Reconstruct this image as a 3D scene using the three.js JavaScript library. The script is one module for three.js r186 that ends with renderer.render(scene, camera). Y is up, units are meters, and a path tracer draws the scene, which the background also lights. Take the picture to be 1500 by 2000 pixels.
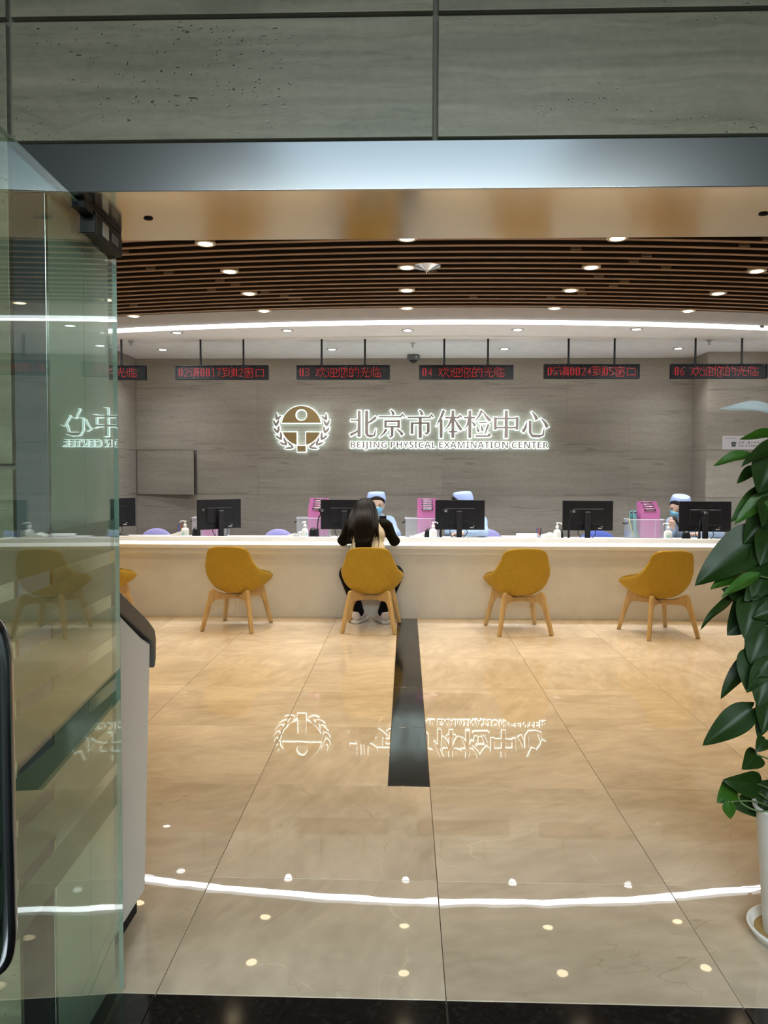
import * as THREE from 'three';
import { RoundedBoxGeometry } from 'three/addons/geometries/RoundedBoxGeometry.js';
import { mergeGeometries, mergeVertices } from 'three/addons/utils/BufferGeometryUtils.js';
import { FontLoader } from 'three/addons/loaders/FontLoader.js';
import { RectAreaLightUniformsLib } from 'three/addons/lights/RectAreaLightUniformsLib.js';
RectAreaLightUniformsLib.init();

// ------------------------------------------------------------ camera, light levels, exposure
const scene = new THREE.Scene();
const F = 1466;                                   // focal length in pixels of the 1500 x 2000 frame
const camera = new THREE.PerspectiveCamera(2 * Math.atan(1000 / F) * 180 / Math.PI, 0.75, 0.05, 60);
camera.rotation.order = 'YXZ';
camera.position.set(0, 1.436, 0);
camera.rotation.set(-Math.atan2(55, Math.hypot(F, 43)), Math.atan(43 / F), 0.0028);
camera.setViewOffset(1500, 2000, 0, 20, 1500, 2000);
const renderer = new THREE.WebGLRenderer({ antialias: true });
renderer.toneMapping = THREE.LinearToneMapping;
renderer.toneMappingExposure = 1.0;
renderer.shadowMap.enabled = true;
renderer.shadowMap.type = THREE.PCFSoftShadowMap;
scene.background = new THREE.Color(0, 0, 0);      // closed rooms: no sky is seen
const LIGHT = {
  warm: 4.7, warmColor: [1, 0.73, 0.37],           // downlights between the slats, candela
  cool: 11, coolColor: [0.93, 0.97, 1],          // downlights in the white ceiling
  strip: 24, stripGlow: 3, stripColor: [0.90, 0.95, 1],
  sign: 4.2, signWash: 0.3, signColor: [0.76, 1, 0.98],
  lobby: 0.55, lobbyFill: 34, lobbyColor: [0.58, 0.82, 1], lobbyFillColor: [0.84, 0.96, 0.98],
};
// the ceiling panel of the lobby in front of the entrance (it is mirrored in the steel lintel), then an added fill panel
{
  const l = new THREE.RectAreaLight(new THREE.Color(...LIGHT.lobbyColor), LIGHT.lobby, 1.36, 1.5);
  l.position.set(0.06, 2.985, 0.05); l.lookAt(0.06, 0, 0.05); l.name = 'lobby_panel_light';
  scene.add(l);
  const r = new THREE.RectAreaLight(new THREE.Color(...LIGHT.lobbyFillColor), LIGHT.lobbyFill, 3.2, 2.2);  // unseen panel added behind the camera to light the near floor
  r.position.set(0.22, 2.985, 3.3); r.lookAt(0.22, 0, 3.3); r.name = 'lobby_fill_light';
  scene.add(r);
}

// ------------------------------------------------------------ helpers
const V = (x, y, z) => new THREE.Vector3(x, y, z);
function rng(seed) { let s = seed >>> 0; return () => { s = (s + 0x6d2b79f5) | 0; let t = Math.imul(s ^ (s >>> 15), 1 | s); t = (t + Math.imul(t ^ (t >>> 7), 61 | t)) ^ t; return ((t ^ (t >>> 14)) >>> 0) / 4294967296; }; }
const used = new Map();
function numbered(n) { const k = used.get(n) ?? 0; used.set(n, k + 1); return k ? `${n}_${String(k).padStart(3, '0')}` : n; }
function tag(o, label, category, group) { o.userData.label = label; o.userData.category = category; if (group) o.userData.group = group; return o; }
function thing(name, label, category, [x, y, z] = [0, 0, 0], turn = 0, group) {
  const o = new THREE.Group(); o.name = numbered(name); scene.add(o);
  o.position.set(x, y, z); o.rotation.y = turn;
  return tag(o, label, category, group);
}
function obj(name, geo, mat, parent = scene) {
  const g = Array.isArray(geo) ? merge(geo) : geo;
  const m = new THREE.Mesh(g, mat); m.castShadow = m.receiveShadow = true;
  if (parent === scene) m.name = numbered(name);
  else { const n = parent.children.filter((c) => c.name === name || c.name.startsWith(name + '_0')).length; m.name = n ? `${name}_${String(n).padStart(3, '0')}` : name; }
  parent.add(m); return m;
}
function struct(name, geo, mat) { const m = geo ? obj(name, geo, mat) : new THREE.Group(); if (!geo) { m.name = numbered(name); scene.add(m); } m.userData.kind = 'structure'; return m; }
function copyOf(root, pos, turn, label, group, name) {
  const r = root.clone(); r.name = numbered(name ?? root.name.replace(/_\d{3}$/, '')); scene.add(r);
  r.userData = { ...root.userData }; r.position.set(...pos); r.rotation.y = turn;
  r.userData.label = label; if (group) r.userData.group = group; return r;
}
function merge(list) {
  const gs = list.map((g) => { const c = g.index ? g.toNonIndexed() : g.clone(); for (const k of Object.keys(c.attributes)) if (!['position', 'normal', 'uv'].includes(k)) c.deleteAttribute(k); if (!c.attributes.uv) c.setAttribute('uv', new THREE.BufferAttribute(new Float32Array(c.attributes.position.count * 2), 2)); return c; });
  return mergeGeometries(gs);
}
const box = (w, h, d, x = 0, y = 0, z = 0) => new THREE.BoxGeometry(w, h, d).translate(x, y, z);
const box2 = (x0, x1, y0, y1, z0, z1) => box(x1 - x0, y1 - y0, z1 - z0, (x0 + x1) / 2, (y0 + y1) / 2, (z0 + z1) / 2);
const rbox = (w, h, d, r = 0.01, x = 0, y = 0, z = 0, n = 3) => new RoundedBoxGeometry(w, h, d, n, r).translate(x, y, z);
const cyl = (r0, r1, h, x = 0, y = 0, z = 0, n = 24) => new THREE.CylinderGeometry(r0, r1, h, n).translate(x, y, z);
const ball = (r, x = 0, y = 0, z = 0, sx = 1, sy = 1, sz = 1, n = 16) => new THREE.SphereGeometry(r, n, Math.round(n * 0.75)).scale(sx, sy, sz).translate(x, y, z);
const lathe = (pts, n = 32) => new THREE.LatheGeometry(pts.map(([x, y]) => new THREE.Vector2(x, y)), n);
const tube = (pts, r, n = 24, k = 8, closed = false) => new THREE.TubeGeometry(new THREE.CatmullRomCurve3(pts.map((p) => V(...p)), closed), n, r, k, closed);
function poly(pts, holes = []) { const s = new THREE.Shape(pts.map((p) => new THREE.Vector2(...p))); for (const h of holes) s.holes.push(new THREE.Path(h.map((p) => new THREE.Vector2(...p)))); return s; }
function slab(shape, depth, bevel = 0, seg = 2) { return new THREE.ExtrudeGeometry(shape, { depth: depth - 2 * bevel, bevelEnabled: bevel > 0, bevelSize: bevel, bevelThickness: bevel, bevelSegments: seg, bevelOffset: -bevel, curveSegments: 20 }).translate(0, 0, bevel); }
const rgb = (r, g, b) => new THREE.Color().setRGB(r, g, b);
const M = (o) => new THREE.MeshPhysicalMaterial(o);
// uv in metres on an axis-aligned box, with an offset so that alike pieces show different grain
function metreUV(g, scale, ou = 0, ov = 0, turn = false) {
  const p = g.attributes.position, n = g.attributes.normal, uv = new Float32Array(p.count * 2);
  for (let i = 0; i < p.count; i++) {
    const ax = Math.abs(n.getX(i)), ay = Math.abs(n.getY(i)), az = Math.abs(n.getZ(i));
    let u, v;
    if (az >= ax && az >= ay) { u = p.getX(i); v = p.getY(i); } else if (ax >= ay) { u = p.getZ(i); v = p.getY(i); } else { u = p.getX(i); v = p.getZ(i); }
    if (turn) [u, v] = [v, u];
    uv[2 * i] = u / scale + ou; uv[2 * i + 1] = v / scale + ov;
  }
  g.setAttribute('uv', new THREE.BufferAttribute(uv, 2)); return g;
}

// ------------------------------------------------------------ textures
function hash(ix, iy, s) { let h = Math.imul(ix, 374761393) ^ Math.imul(iy, 668265263) ^ Math.imul(s, 2246822519); h = Math.imul(h ^ (h >>> 13), 1274126177); return ((h ^ (h >>> 16)) >>> 0) / 4294967296; }
function vn(x, y, px, py, s) {                    // tileable value noise
  const x0 = Math.floor(x), y0 = Math.floor(y), fx = x - x0, fy = y - y0, m = (a, b) => ((a % b) + b) % b;
  const u = fx * fx * (3 - 2 * fx), v = fy * fy * (3 - 2 * fy), xa = m(x0, px), xb = m(x0 + 1, px), ya = m(y0, py), yb = m(y0 + 1, py);
  const a = hash(xa, ya, s), b = hash(xb, ya, s), c = hash(xa, yb, s), d = hash(xb, yb, s);
  return a + (b - a) * u + (c - a) * v + (a - b - c + d) * u * v;
}
function fbm(u, v, fx, fy, oct, s) { let t = 0, a = 0.5, n = 0; for (let i = 0; i < oct; i++) { t += a * vn(u * fx, v * fy, fx, fy, s + i * 17); n += a; a *= 0.5; fx *= 2; fy *= 2; } return t / n; }
const clamp = THREE.MathUtils.clamp, sstep = THREE.MathUtils.smoothstep, mix = (a, b, t) => a + (b - a) * t;
function texture(w, h, fn, srgb = true) {
  const d = new Uint8Array(w * h * 4);
  for (let y = 0; y < h; y++) for (let x = 0; x < w; x++) { const c = fn(x / w, y / h), i = (y * w + x) * 4; d[i] = clamp(c[0] * 255, 0, 255); d[i + 1] = clamp(c[1] * 255, 0, 255); d[i + 2] = clamp(c[2] * 255, 0, 255); d[i + 3] = 255; }
  const t = new THREE.DataTexture(d, w, h); t.wrapS = t.wrapT = THREE.RepeatWrapping; t.magFilter = THREE.LinearFilter; t.minFilter = THREE.LinearMipmapLinearFilter; t.generateMipmaps = true;
  if (srgb) t.colorSpace = THREE.SRGBColorSpace; t.needsUpdate = true; return t;
}
const grey = (v) => [v, v, v];
// polished beige marble tile: cloudy ground, slanting flecks, fine light and brown veins
const marbleTex = texture(1024, 1024, (u, v) => {
  const wx = fbm(u, v, 4, 4, 4, 3) - 0.5, wy = fbm(u, v, 4, 4, 4, 9) - 0.5;
  const cloud = fbm(u + wx * 0.1, v + wy * 0.1, 6, 6, 5, 21), fleck = fbm(u + wx * 0.12 + v, v + wy * 0.08, 12, 26, 4, 33);
  const r1 = Math.abs(fbm(u + wx * 0.25, v + wy * 0.25, 5, 7, 4, 51) - 0.5), r2 = Math.abs(fbm(u + wx * 0.3 + v, v + wy * 0.2, 7, 12, 4, 77) - 0.5);
  const light = (1 - sstep(r1, 0, 0.006)) * sstep(cloud, 0.5, 0.62) * sstep(fleck, 0.4, 0.6), brown = (1 - sstep(r2, 0, 0.006)) * sstep(fleck, 0.45, 0.6);
  let t = 0.5 + (cloud - 0.5) * 0.9 + (fleck - 0.5) * 0.45 + (fbm(u + wx * 0.1 + v, v + wy * 0.1, 34, 60, 4, 37) - 0.5) * 0.55;
  const c = [mix(0.69, 0.85, t), mix(0.63, 0.79, t), mix(0.55, 0.71, t)];
  return c.map((x, i) => clamp(x + light * 0.05 - brown * [0.05, 0.06, 0.065][i], 0, 1));
});
const waveTex = texture(256, 256, (u, v) => grey(fbm(u, v, 5, 5, 2, 5) * 0.7 + fbm(u, v, 22, 22, 2, 6) * 0.3), false);
// grey-brown marble with wood-like horizontal veins
const veinTex = texture(1024, 1024, (u, v) => {
  const w = (fbm(u, v, 2, 3, 4, 41) - 0.5) * 0.05, y = v + w;
  const broad = fbm(u, y, 1, 9, 3, 11), mid = fbm(u, y, 3, 40, 4, 12), fine = fbm(u, y, 10, 200, 2, 13), speck = fbm(u, v, 70, 160, 2, 15);
  let t = 0.5 + (broad - 0.5) * 0.6 + (mid - 0.5) * 0.36 + (fine - 0.5) * 0.2 + (speck - 0.5) * 0.25;
  const dark = (1 - sstep(Math.abs(fbm(u, y, 2, 46, 2, 14) - 0.5), 0, 0.05)) * sstep(fbm(u, y, 3, 11, 3, 18), 0.5, 0.64) * (0.5 + fbm(u, y, 14, 160, 2, 19));
  t = clamp(t - dark * 0.42, 0, 1);
  return [mix(0.55, 0.735, t), mix(0.522, 0.70, t), mix(0.475, 0.645, t)];
});
// travertine: pale layered stone with pits
const pit = (u, v) => { const p = fbm(u, v, 130, 300, 2, 61), where = sstep(fbm(u, v, 4, 12, 3, 63), 0.5, 0.66); return sstep(p, 0.80, 0.86) * where; };
const travTex = texture(1024, 1024, (u, v) => {
  const w = (fbm(u, v, 5, 5, 3, 81) - 0.5) * 0.035, y = v + w;
  const a = fbm(u, y, 2, 22, 4, 82), b = fbm(u, y, 5, 90, 3, 83), s = fbm(u, v, 90, 120, 2, 84), stain = sstep(fbm(u, v, 6, 6, 4, 86), 0.62, 0.78), p = pit(u, v);
  const line = 1 - sstep(Math.abs(fbm(u, y + (fbm(u, v, 14, 6, 2, 89) - 0.5) * 0.02, 3, 44, 3, 87) - 0.5), 0, 0.035);
  let t = clamp(0.5 + (a - 0.5) * 0.9 + (b - 0.5) * 0.5 + (s - 0.5) * 0.25 - line * 0.2 - stain * 0.3, 0, 1);
  const c = [mix(0.53, 0.73, t), mix(0.515, 0.70, t), mix(0.435, 0.60, t)];
  return c.map((x) => x * (1 - 0.55 * p));
});
const travBump = texture(1024, 1024, (u, v) => { const w = (fbm(u, v, 5, 5, 3, 81) - 0.5) * 0.035; return grey(0.75 - pit(u, v) * 0.5 + (fbm(u, v + w, 6, 70, 2, 87) - 0.5) * 0.2); }, false);
const graniteTex = texture(256, 256, (u, v) => { const s = fbm(u, v, 90, 90, 2, 91); return grey(0.085 + 0.06 * sstep(s, 0.55, 0.8)); });
const oakTex = texture(256, 512, (u, v) => { const t = fbm(u + (fbm(u, v, 3, 2, 2, 101) - 0.5) * 0.1, v, 34, 4, 4, 102), p = fbm(u, v, 100, 10, 2, 103); const k = clamp(0.5 + (t - 0.5) * 0.9 + (p - 0.5) * 0.3, 0, 1); return [mix(0.70, 0.85, k), mix(0.565, 0.715, k), mix(0.36, 0.48, k)]; });
const feltTex = texture(256, 256, (u, v) => { const t = fbm(u, v, 60, 60, 3, 111), w = fbm(u, v, 5, 5, 2, 112); const k = 0.5 + (t - 0.5) * 0.9 + (w - 0.5) * 0.3; return [mix(0.665, 0.765, k), mix(0.53, 0.615, k), mix(0.13, 0.20, k)]; });
const feltBump = texture(256, 256, (u, v) => grey(fbm(u, v, 90, 90, 2, 113)), false);
const walnutTex = texture(256, 256, (u, v) => { const k = clamp(fbm(u, v, 6, 60, 4, 121) * 1.5 - 0.25, 0, 1); return [mix(0.50, 0.66, k), mix(0.38, 0.52, k), mix(0.25, 0.36, k)]; });
const leafTex = texture(256, 256, (u, v) => {          // u across, v along the blade: side veins run up from the midrib
  const x = Math.abs(u - 0.5), vein = Math.pow(Math.abs(Math.sin((v * 9 - x * 7) * Math.PI)), 14) * 0.5, rib = 1 - sstep(x, 0.008, 0.022), n = fbm(u, v, 8, 8, 4, 131);
  const k = clamp(0.25 + n * 0.5 + vein * 0.14 + rib * 0.35, 0, 1); return [mix(0.13, 0.34, k), mix(0.26, 0.50, k), mix(0.10, 0.17, k)];
});
const plainNoise = texture(256, 256, (u, v) => grey(0.945 + 0.055 * fbm(u, v, 12, 12, 4, 141)));
const knitTex = texture(128, 128, (u, v) => grey(0.5 + 0.5 * Math.sin(u * 2 * Math.PI * 16) * (0.7 + 0.3 * Math.sin(v * 2 * Math.PI * 24))), false);

// ------------------------------------------------------------ materials
const marble = M({ map: marbleTex, roughness: 0.012, bumpMap: waveTex, bumpScale: 0.00042, specularIntensity: 1, ior: 1.52 });
const blackStone = M({ map: graniteTex, roughness: 0.1, ior: 1.5 });
const grout = M({ color: rgb(0.16, 0.12, 0.085), roughness: 0.8 });
const veinStone = [0.985, 0.965, 1.0, 0.975].map((k) => M({ map: veinTex, color: rgb(k * 0.92, k * 0.92, k * 0.92), roughness: 0.32 }));
const travJoint = M({ color: rgb(0.17, 0.165, 0.135), roughness: 0.9 });
const travertine = [0.74, 0.70].map((k) => M({ map: travTex, color: rgb(k, k, k), bumpMap: travBump, bumpScale: 0.0018, roughness: 0.3 }));
const jointMat = M({ color: rgb(0.17, 0.155, 0.135), roughness: 0.9 });
const steel = M({ color: rgb(0.52, 0.535, 0.55), metalness: 1, roughness: 0.2 }), soffitSteel = M({ color: rgb(0.62, 0.61, 0.58), metalness: 1, roughness: 0.14 }), liningSteel = M({ color: rgb(0.66, 0.74, 0.70), metalness: 0.45, roughness: 0.38 });
const darkGap = M({ color: rgb(0.012, 0.012, 0.014), roughness: 0.9 });
const white = M({ color: rgb(0.89, 0.89, 0.88), roughness: 0.6, map: plainNoise });
const wallPaint = M({ color: rgb(0.60, 0.585, 0.56), roughness: 0.8, map: plainNoise });
const lobbyPaint = M({ color: rgb(0.055, 0.06, 0.058), roughness: 0.8, map: plainNoise });
const lobbyDark = M({ color: rgb(0.28, 0.30, 0.31), roughness: 0.6, map: plainNoise });
const walnut = M({ map: walnutTex, color: rgb(0.9, 0.85, 0.8), roughness: 0.55 });
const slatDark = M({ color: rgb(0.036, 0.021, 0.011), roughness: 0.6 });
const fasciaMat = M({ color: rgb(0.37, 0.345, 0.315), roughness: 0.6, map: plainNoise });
const voidMat = M({ color: rgb(0.02, 0.014, 0.009), roughness: 0.95 });
const topWhite = M({ color: rgb(0.86, 0.85, 0.83), roughness: 0.28, map: plainNoise });
const panelWhite = M({ color: rgb(0.74, 0.715, 0.67), roughness: 0.42, map: plainNoise });
const oak = M({ map: oakTex, roughness: 0.45 });
const felt = M({ map: feltTex, bumpMap: feltBump, bumpScale: 0.0005, roughness: 0.95, sheen: 0.1, sheenColor: rgb(0.8, 0.6, 0.2), sheenRoughness: 0.6 });
const blackPlastic = M({ color: rgb(0.009, 0.009, 0.011), roughness: 0.4, specularIntensity: 0.5 });
const matteBlack = M({ color: rgb(0.012, 0.012, 0.014), roughness: 0.6, specularIntensity: 0.5 });
const greyPlastic = M({ color: rgb(0.10, 0.095, 0.09), roughness: 0.45 });
const whitePlastic = M({ color: rgb(0.80, 0.81, 0.80), roughness: 0.38 });
const chrome = M({ color: rgb(0.75, 0.76, 0.77), metalness: 1, roughness: 0.16 });
const darkChrome = M({ color: rgb(0.30, 0.31, 0.33), metalness: 1, roughness: 0.14 });
const glassDoor = M({ color: rgb(0.86, 0.95, 0.89), transmission: 1, thickness: 0, roughness: 0, ior: 1.52 });
const glassEdge = M({ color: rgb(0.35, 0.48, 0.42), roughness: 0.15, transmission: 0.25, thickness: 0 });
const film = M({ color: rgb(0.44, 0.52, 0.43), transmission: 0.5, thickness: 0, roughness: 0.62, ior: 1.3 });
const clearPlastic = M({ color: rgb(0.93, 0.94, 0.96), transmission: 0.92, thickness: 0, roughness: 0.25, ior: 1.45 });
const pinkBoard = M({ color: rgb(0.52, 0.16, 0.37), roughness: 0.4 });
const aquaBoard = M({ color: rgb(0.22, 0.52, 0.53), roughness: 0.4 });
const paper = M({ color: rgb(0.83, 0.84, 0.88), roughness: 0.85 });
const glow = (c, k) => new THREE.MeshStandardMaterial({ color: 0x111111, emissive: new THREE.Color(...c), emissiveIntensity: k, roughness: 0.6 });

// ------------------------------------------------------------ the setting
const XL = -3.52, XR = 4.6, ZF = -2.05, ZO = -1.71, ZB = -9.72, HC = 2.92, HS = 3.02;   // room limits; inner and outer face of the front wall
const JL = -0.819, JR = 1.12, HL = 2.07;                                                // the door opening
const R0 = rng(7);
{ // floor: one 0.8 m marble tile per mesh, a black strip let into it, black stone under the door
  const floor = struct('floor', box2(XL - 0.2, XR + 0.2, -0.12, -0.011, ZB - 0.2, -2.0), grout);
  const g = 0.0011, xs = [XL], zs = [-2.0, -2.6];
  for (let k = -4; k <= 5; k++) xs.push(0.115 + 0.8 * k);
  xs.push(XR);
  for (let d = 3.4; d < 8.5; d += 0.8) zs.push(-d);
  const tile = (x0, x1, z0, z1, m, name) => {
    const w = x1 - x0 - 2 * g, d = z0 - z1 - 2 * g, geo = metreUV(rbox(w, 0.011, d, 0.0012, 0, 0, 0, 1), 2.6, R0(), R0(), R0() < 0.5);
    const t = obj(name, geo, m, floor); t.position.set((x0 + x1) / 2, -0.0055, (z0 + z1) / 2);
    t.rotation.set((R0() - 0.5) * 0.0007, 0, (R0() - 0.5) * 0.0007); return t;
  };
  for (let j = 0; j + 1 < zs.length; j++) for (let i = 0; i + 1 < xs.length; i++) {
    const strip = Math.abs(xs[i + 1] - 0.115) < 0.01 && zs[j] < -3.3 && zs[j + 1] > -7.5;
    tile(xs[i], strip ? -0.078 : xs[i + 1], zs[j], zs[j + 1], marble, 'floor_tile');
    if (strip) tile(-0.078, 0.115, zs[j], zs[j + 1], blackStone, 'strip_tile');
  }
  const th = struct('floor_threshold', box2(-1.4, 1.9, -0.12, -0.011, -2.0, -1.2), grout);
  const tx = [-1.4, -0.685, 0.115, 0.915, 1.9];
  for (let i = 0; i < 4; i++) { const t = obj('threshold_slab', metreUV(rbox(tx[i + 1] - tx[i] - 0.003, 0.011, 0.797, 0.0012, 0, 0, 0, 1), 0.8), blackStone, th); t.position.set((tx[i] + tx[i + 1]) / 2, -0.0055, -1.6); }
  struct('floor_lobby', metreUV(box2(-3.2, 3.2, -0.12, -0.003, -1.2, 5.4), 1), blackStone);
}
{ // back wall: courses of vein-cut stone panels
  const wall = struct('wall_back', box2(XL - 0.2, XR + 0.2, -0.1, 3.2, ZB - 0.2, ZB - 0.0035), jointMat);
  const rows = [0, 0.58, 1.155, 1.735, HC], n = 9, w = (3.65 - XL) / n;
  for (let r = 0; r < 4; r++) for (let i = 0; i < n; i++) {
    if (r === 2 && i === 0) continue;                                       // the access hatch stands here
    const h = rows[r + 1] - rows[r] - 0.002;
    const p = obj('stone_panel', metreUV(rbox(w - 0.0008, h, 0.024, 0.0008, 0, 0, 0, 1), 2.4, i * 0.0 + r * 0.37 + (i % 3) * 0.013, r * 0.29 + 0.11), veinStone[(i * 3 + r) % 4], wall);
    p.position.set(XL + (i + 0.5) * w, rows[r] + h / 2 + 0.0015, ZB - 0.012);
    const uv = p.geometry.attributes.uv; for (let k = 0; k < uv.count; k++) uv.setX(k, uv.getX(k) + i * w / 2.4);
  }
  const hatch = thing('access_hatch', 'square stone hatch standing slightly ajar low on the left of the back wall', 'hatch', [XL + 0.008, 1.158, ZB + 0.012], -0.082);
  obj('stone_face', metreUV(rbox(0.765, 0.573, 0.014, 0.0015, 0.385, 0.286, -0.006, 1), 2.4, 0.74, 0.69), veinStone[1], hatch);
  obj('hatch_frame', box(0.755, 0.562, 0.03, 0.385, 0.286, -0.029), voidMat, hatch);
  const lw = struct('wall_left', box2(XL - 0.2, XL - 0.0045, -0.1, 3.3, ZB - 0.2, ZF), jointMat);
  for (let r = 0; r < 4; r++) for (let k = 0; k < 2; k++) {
    const h = rows[r + 1] - rows[r] - 0.003, p = obj('stone_panel', metreUV(rbox(0.024, h, 0.958, 0.0015, 0, 0, 0, 1), 2.4, 0.3 + k * 0.4, r * 0.29 + 0.11), veinStone[(r + k + 1) % 4], lw);
    p.position.set(XL - 0.013, rows[r] + h / 2 + 0.0015, ZB + 0.48 + k * 0.96);
  }
  obj('painted_wall', box2(XL - 0.026, XL, 0, HS + 0.25, ZB + 1.925, ZF), wallPaint, lw);
  const pier = struct('wall_pier', box2(3.6535, XR, 0, HC, ZB - 0.02, -9.2655), jointMat);
  for (let r = 0; r < 4; r++) {
    const h = rows[r + 1] - rows[r] - 0.003, y = rows[r] + h / 2 + 0.0015;
    for (let k = 0; k < 2; k++) { const p = obj('stone_panel', metreUV(rbox(k ? 0.16 : 0.776, h, 0.024, 0.0015, 0, 0, 0, 1), 2.4, 0.15, r * 0.29 + 0.14), veinStone[(r + 2 * k) % 4], pier); p.position.set(k ? 4.511 : 4.039, y, -9.274); }
    const s = obj('stone_panel', metreUV(rbox(0.024, h, 0.433, 0.0015, 0, 0, 0, 1), 2.4, 0.5, r * 0.29 + 0.12), veinStone[(r + 1) % 4], pier); s.position.set(3.662, y, -9.5035);
  }
  struct('wall_right', box2(XR, XR + 0.2, -0.1, 3.3, ZB - 0.2, ZF), wallPaint);
}
// plan curve of the ceiling edge: an arc bulging towards the entrance; off = how far behind the front edge
const ARC_X = 0.4, ARC_D = 7.235, ARC_R = 15.5;
const arcZ = (x, off = 0) => -(ARC_D + ARC_R - Math.sqrt((ARC_R - off) ** 2 - (x - ARC_X) ** 2));
function arcBand(off0, off1, y0, y1, n = 64, x0 = XL + 0.004, x1 = XR - 0.004) {   // a strip that follows the arc, between two offsets and two heights
  const pos = [], idx = [], uv = [];
  for (let i = 0; i <= n; i++) {
    const x = x0 + (x1 - x0) * i / n;
    for (const [o, y] of [[off0, y0], [off1, y0], [off1, y1], [off0, y1]]) { pos.push(x, y, arcZ(x, o)); uv.push(x / 1.2, (o + y) / 0.6); }
  }
  for (let i = 0; i < n; i++) for (let k = 0; k < 4; k++) { const a = i * 4 + k, b = i * 4 + (k + 1) % 4, c = a + 4, d = b + 4; idx.push(a, c, b, b, c, d); }
  idx.push(0, 1, 2, 0, 2, 3); const e = n * 4; idx.push(e, e + 2, e + 1, e, e + 3, e + 2);
  const g = new THREE.BufferGeometry(); g.setAttribute('position', new THREE.Float32BufferAttribute(pos, 3)); g.setAttribute('uv', new THREE.Float32BufferAttribute(uv, 2)); g.setIndex(idx);
  const f = g.toNonIndexed(); f.computeVertexNormals(); return f;
}
function arcSlope(o0, y0, o1, y1, th, n = 64, x0 = XL + 0.004, x1 = XR - 0.004) {   // a sloping curved board
  const pos = [], idx = [], uv = [];
  for (let i = 0; i <= n; i++) { const x = x0 + (x1 - x0) * i / n; for (const [o, y] of [[o0, y0], [o1, y1], [o1, y1 + th], [o0, y0 + th]]) { pos.push(x, y, arcZ(x, o)); uv.push(x / 1.2, (o + y) / 0.6); } }
  for (let i = 0; i < n; i++) for (let k = 0; k < 4; k++) { const a = i * 4 + k, b = i * 4 + (k + 1) % 4, c = a + 4, d = b + 4; idx.push(a, c, b, b, c, d); }
  idx.push(0, 1, 2, 0, 2, 3); const e = n * 4; idx.push(e, e + 2, e + 1, e, e + 3, e + 2);
  const g = new THREE.BufferGeometry(); g.setAttribute('position', new THREE.Float32BufferAttribute(pos, 3)); g.setAttribute('uv', new THREE.Float32BufferAttribute(uv, 2)); g.setIndex(idx);
  const f = g.toNonIndexed(); f.computeVertexNormals(); return f;
}
{ // ceiling: white band behind the arc, wooden slats before it, a dark void over the slats
  const c = struct('ceiling', box2(XL - 0.2, XR + 0.2, 3.3, 3.4, ZB - 0.2, ZF), voidMat);
  obj('white_band', arcBand(0.33, 1.0, HC + 0.014, HC + 0.09), white, c);
  { // rear ceiling up to the wall
    const s = [[XL, ZB - 0.02], [XR, ZB - 0.02]]; for (let i = 0; i <= 40; i++) { const x = XR - (XR - XL) * i / 40; s.push([x, arcZ(x, 0.98)]); }
    const g = slab(poly(s.map(([x, z]) => [x, -z])), 0.1).rotateX(-Math.PI / 2).translate(0, HC, 0);
    obj('white_rear', g, white, c);
  }
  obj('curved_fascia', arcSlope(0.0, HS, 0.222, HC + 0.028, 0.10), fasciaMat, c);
  for (let d = ARC_D - 0.06, k = 0; d > 2.6; d -= 0.145, k++) { const s = obj('slat', arcBand(d - ARC_D - 0.0205, d - ARC_D + 0.0205, HS + 0.004, HS + 0.115, 40), slatDark, c); obj('slat_edging', arcBand(d - ARC_D - 0.021, d - ARC_D + 0.021, HS, HS + 0.005, 40), walnut, s); }
  const plateMat = M({ color: rgb(0.20, 0.14, 0.085), roughness: 0.6 });
  const plates = [[-2.30, 1], [-2.05, 2], [-2.22, 3], [-2.0, 5], [-1.9, 6], [-1.55, 8], [-1.45, 9], [-1.7, 10], [-1.25, 11], [-1.1, 12], [-1.05, 13], [-1.0, 13.9], [-2.6, 13], [2.45, 1], [2.35, 2], [1.2, 3], [1.75, 4], [1.7, 5], [2.0, 6], [0.2, 7], [1.55, 8], [1.8, 9], [1.75, 10], [1.5, 11], [1.55, 12], [1.3, 13], [0.6, 13.8]];
  for (const [x, k] of plates) { const o = -0.06 - 0.145 * (15 - Math.floor(k)); const p = obj('joint_plate', box(0.075, 0.11, 0.014), plateMat, c); p.position.set(x, HS + 0.06, arcZ(x, o - 0.03)); }
  obj('void_side', [box2(XL - 0.0, XL + 0.004, HS + 0.1, 3.3, -7.4, ZF), box2(XR - 0.004, XR, HS + 0.1, 3.3, -7.4, ZF)], voidMat, c);
}
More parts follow.
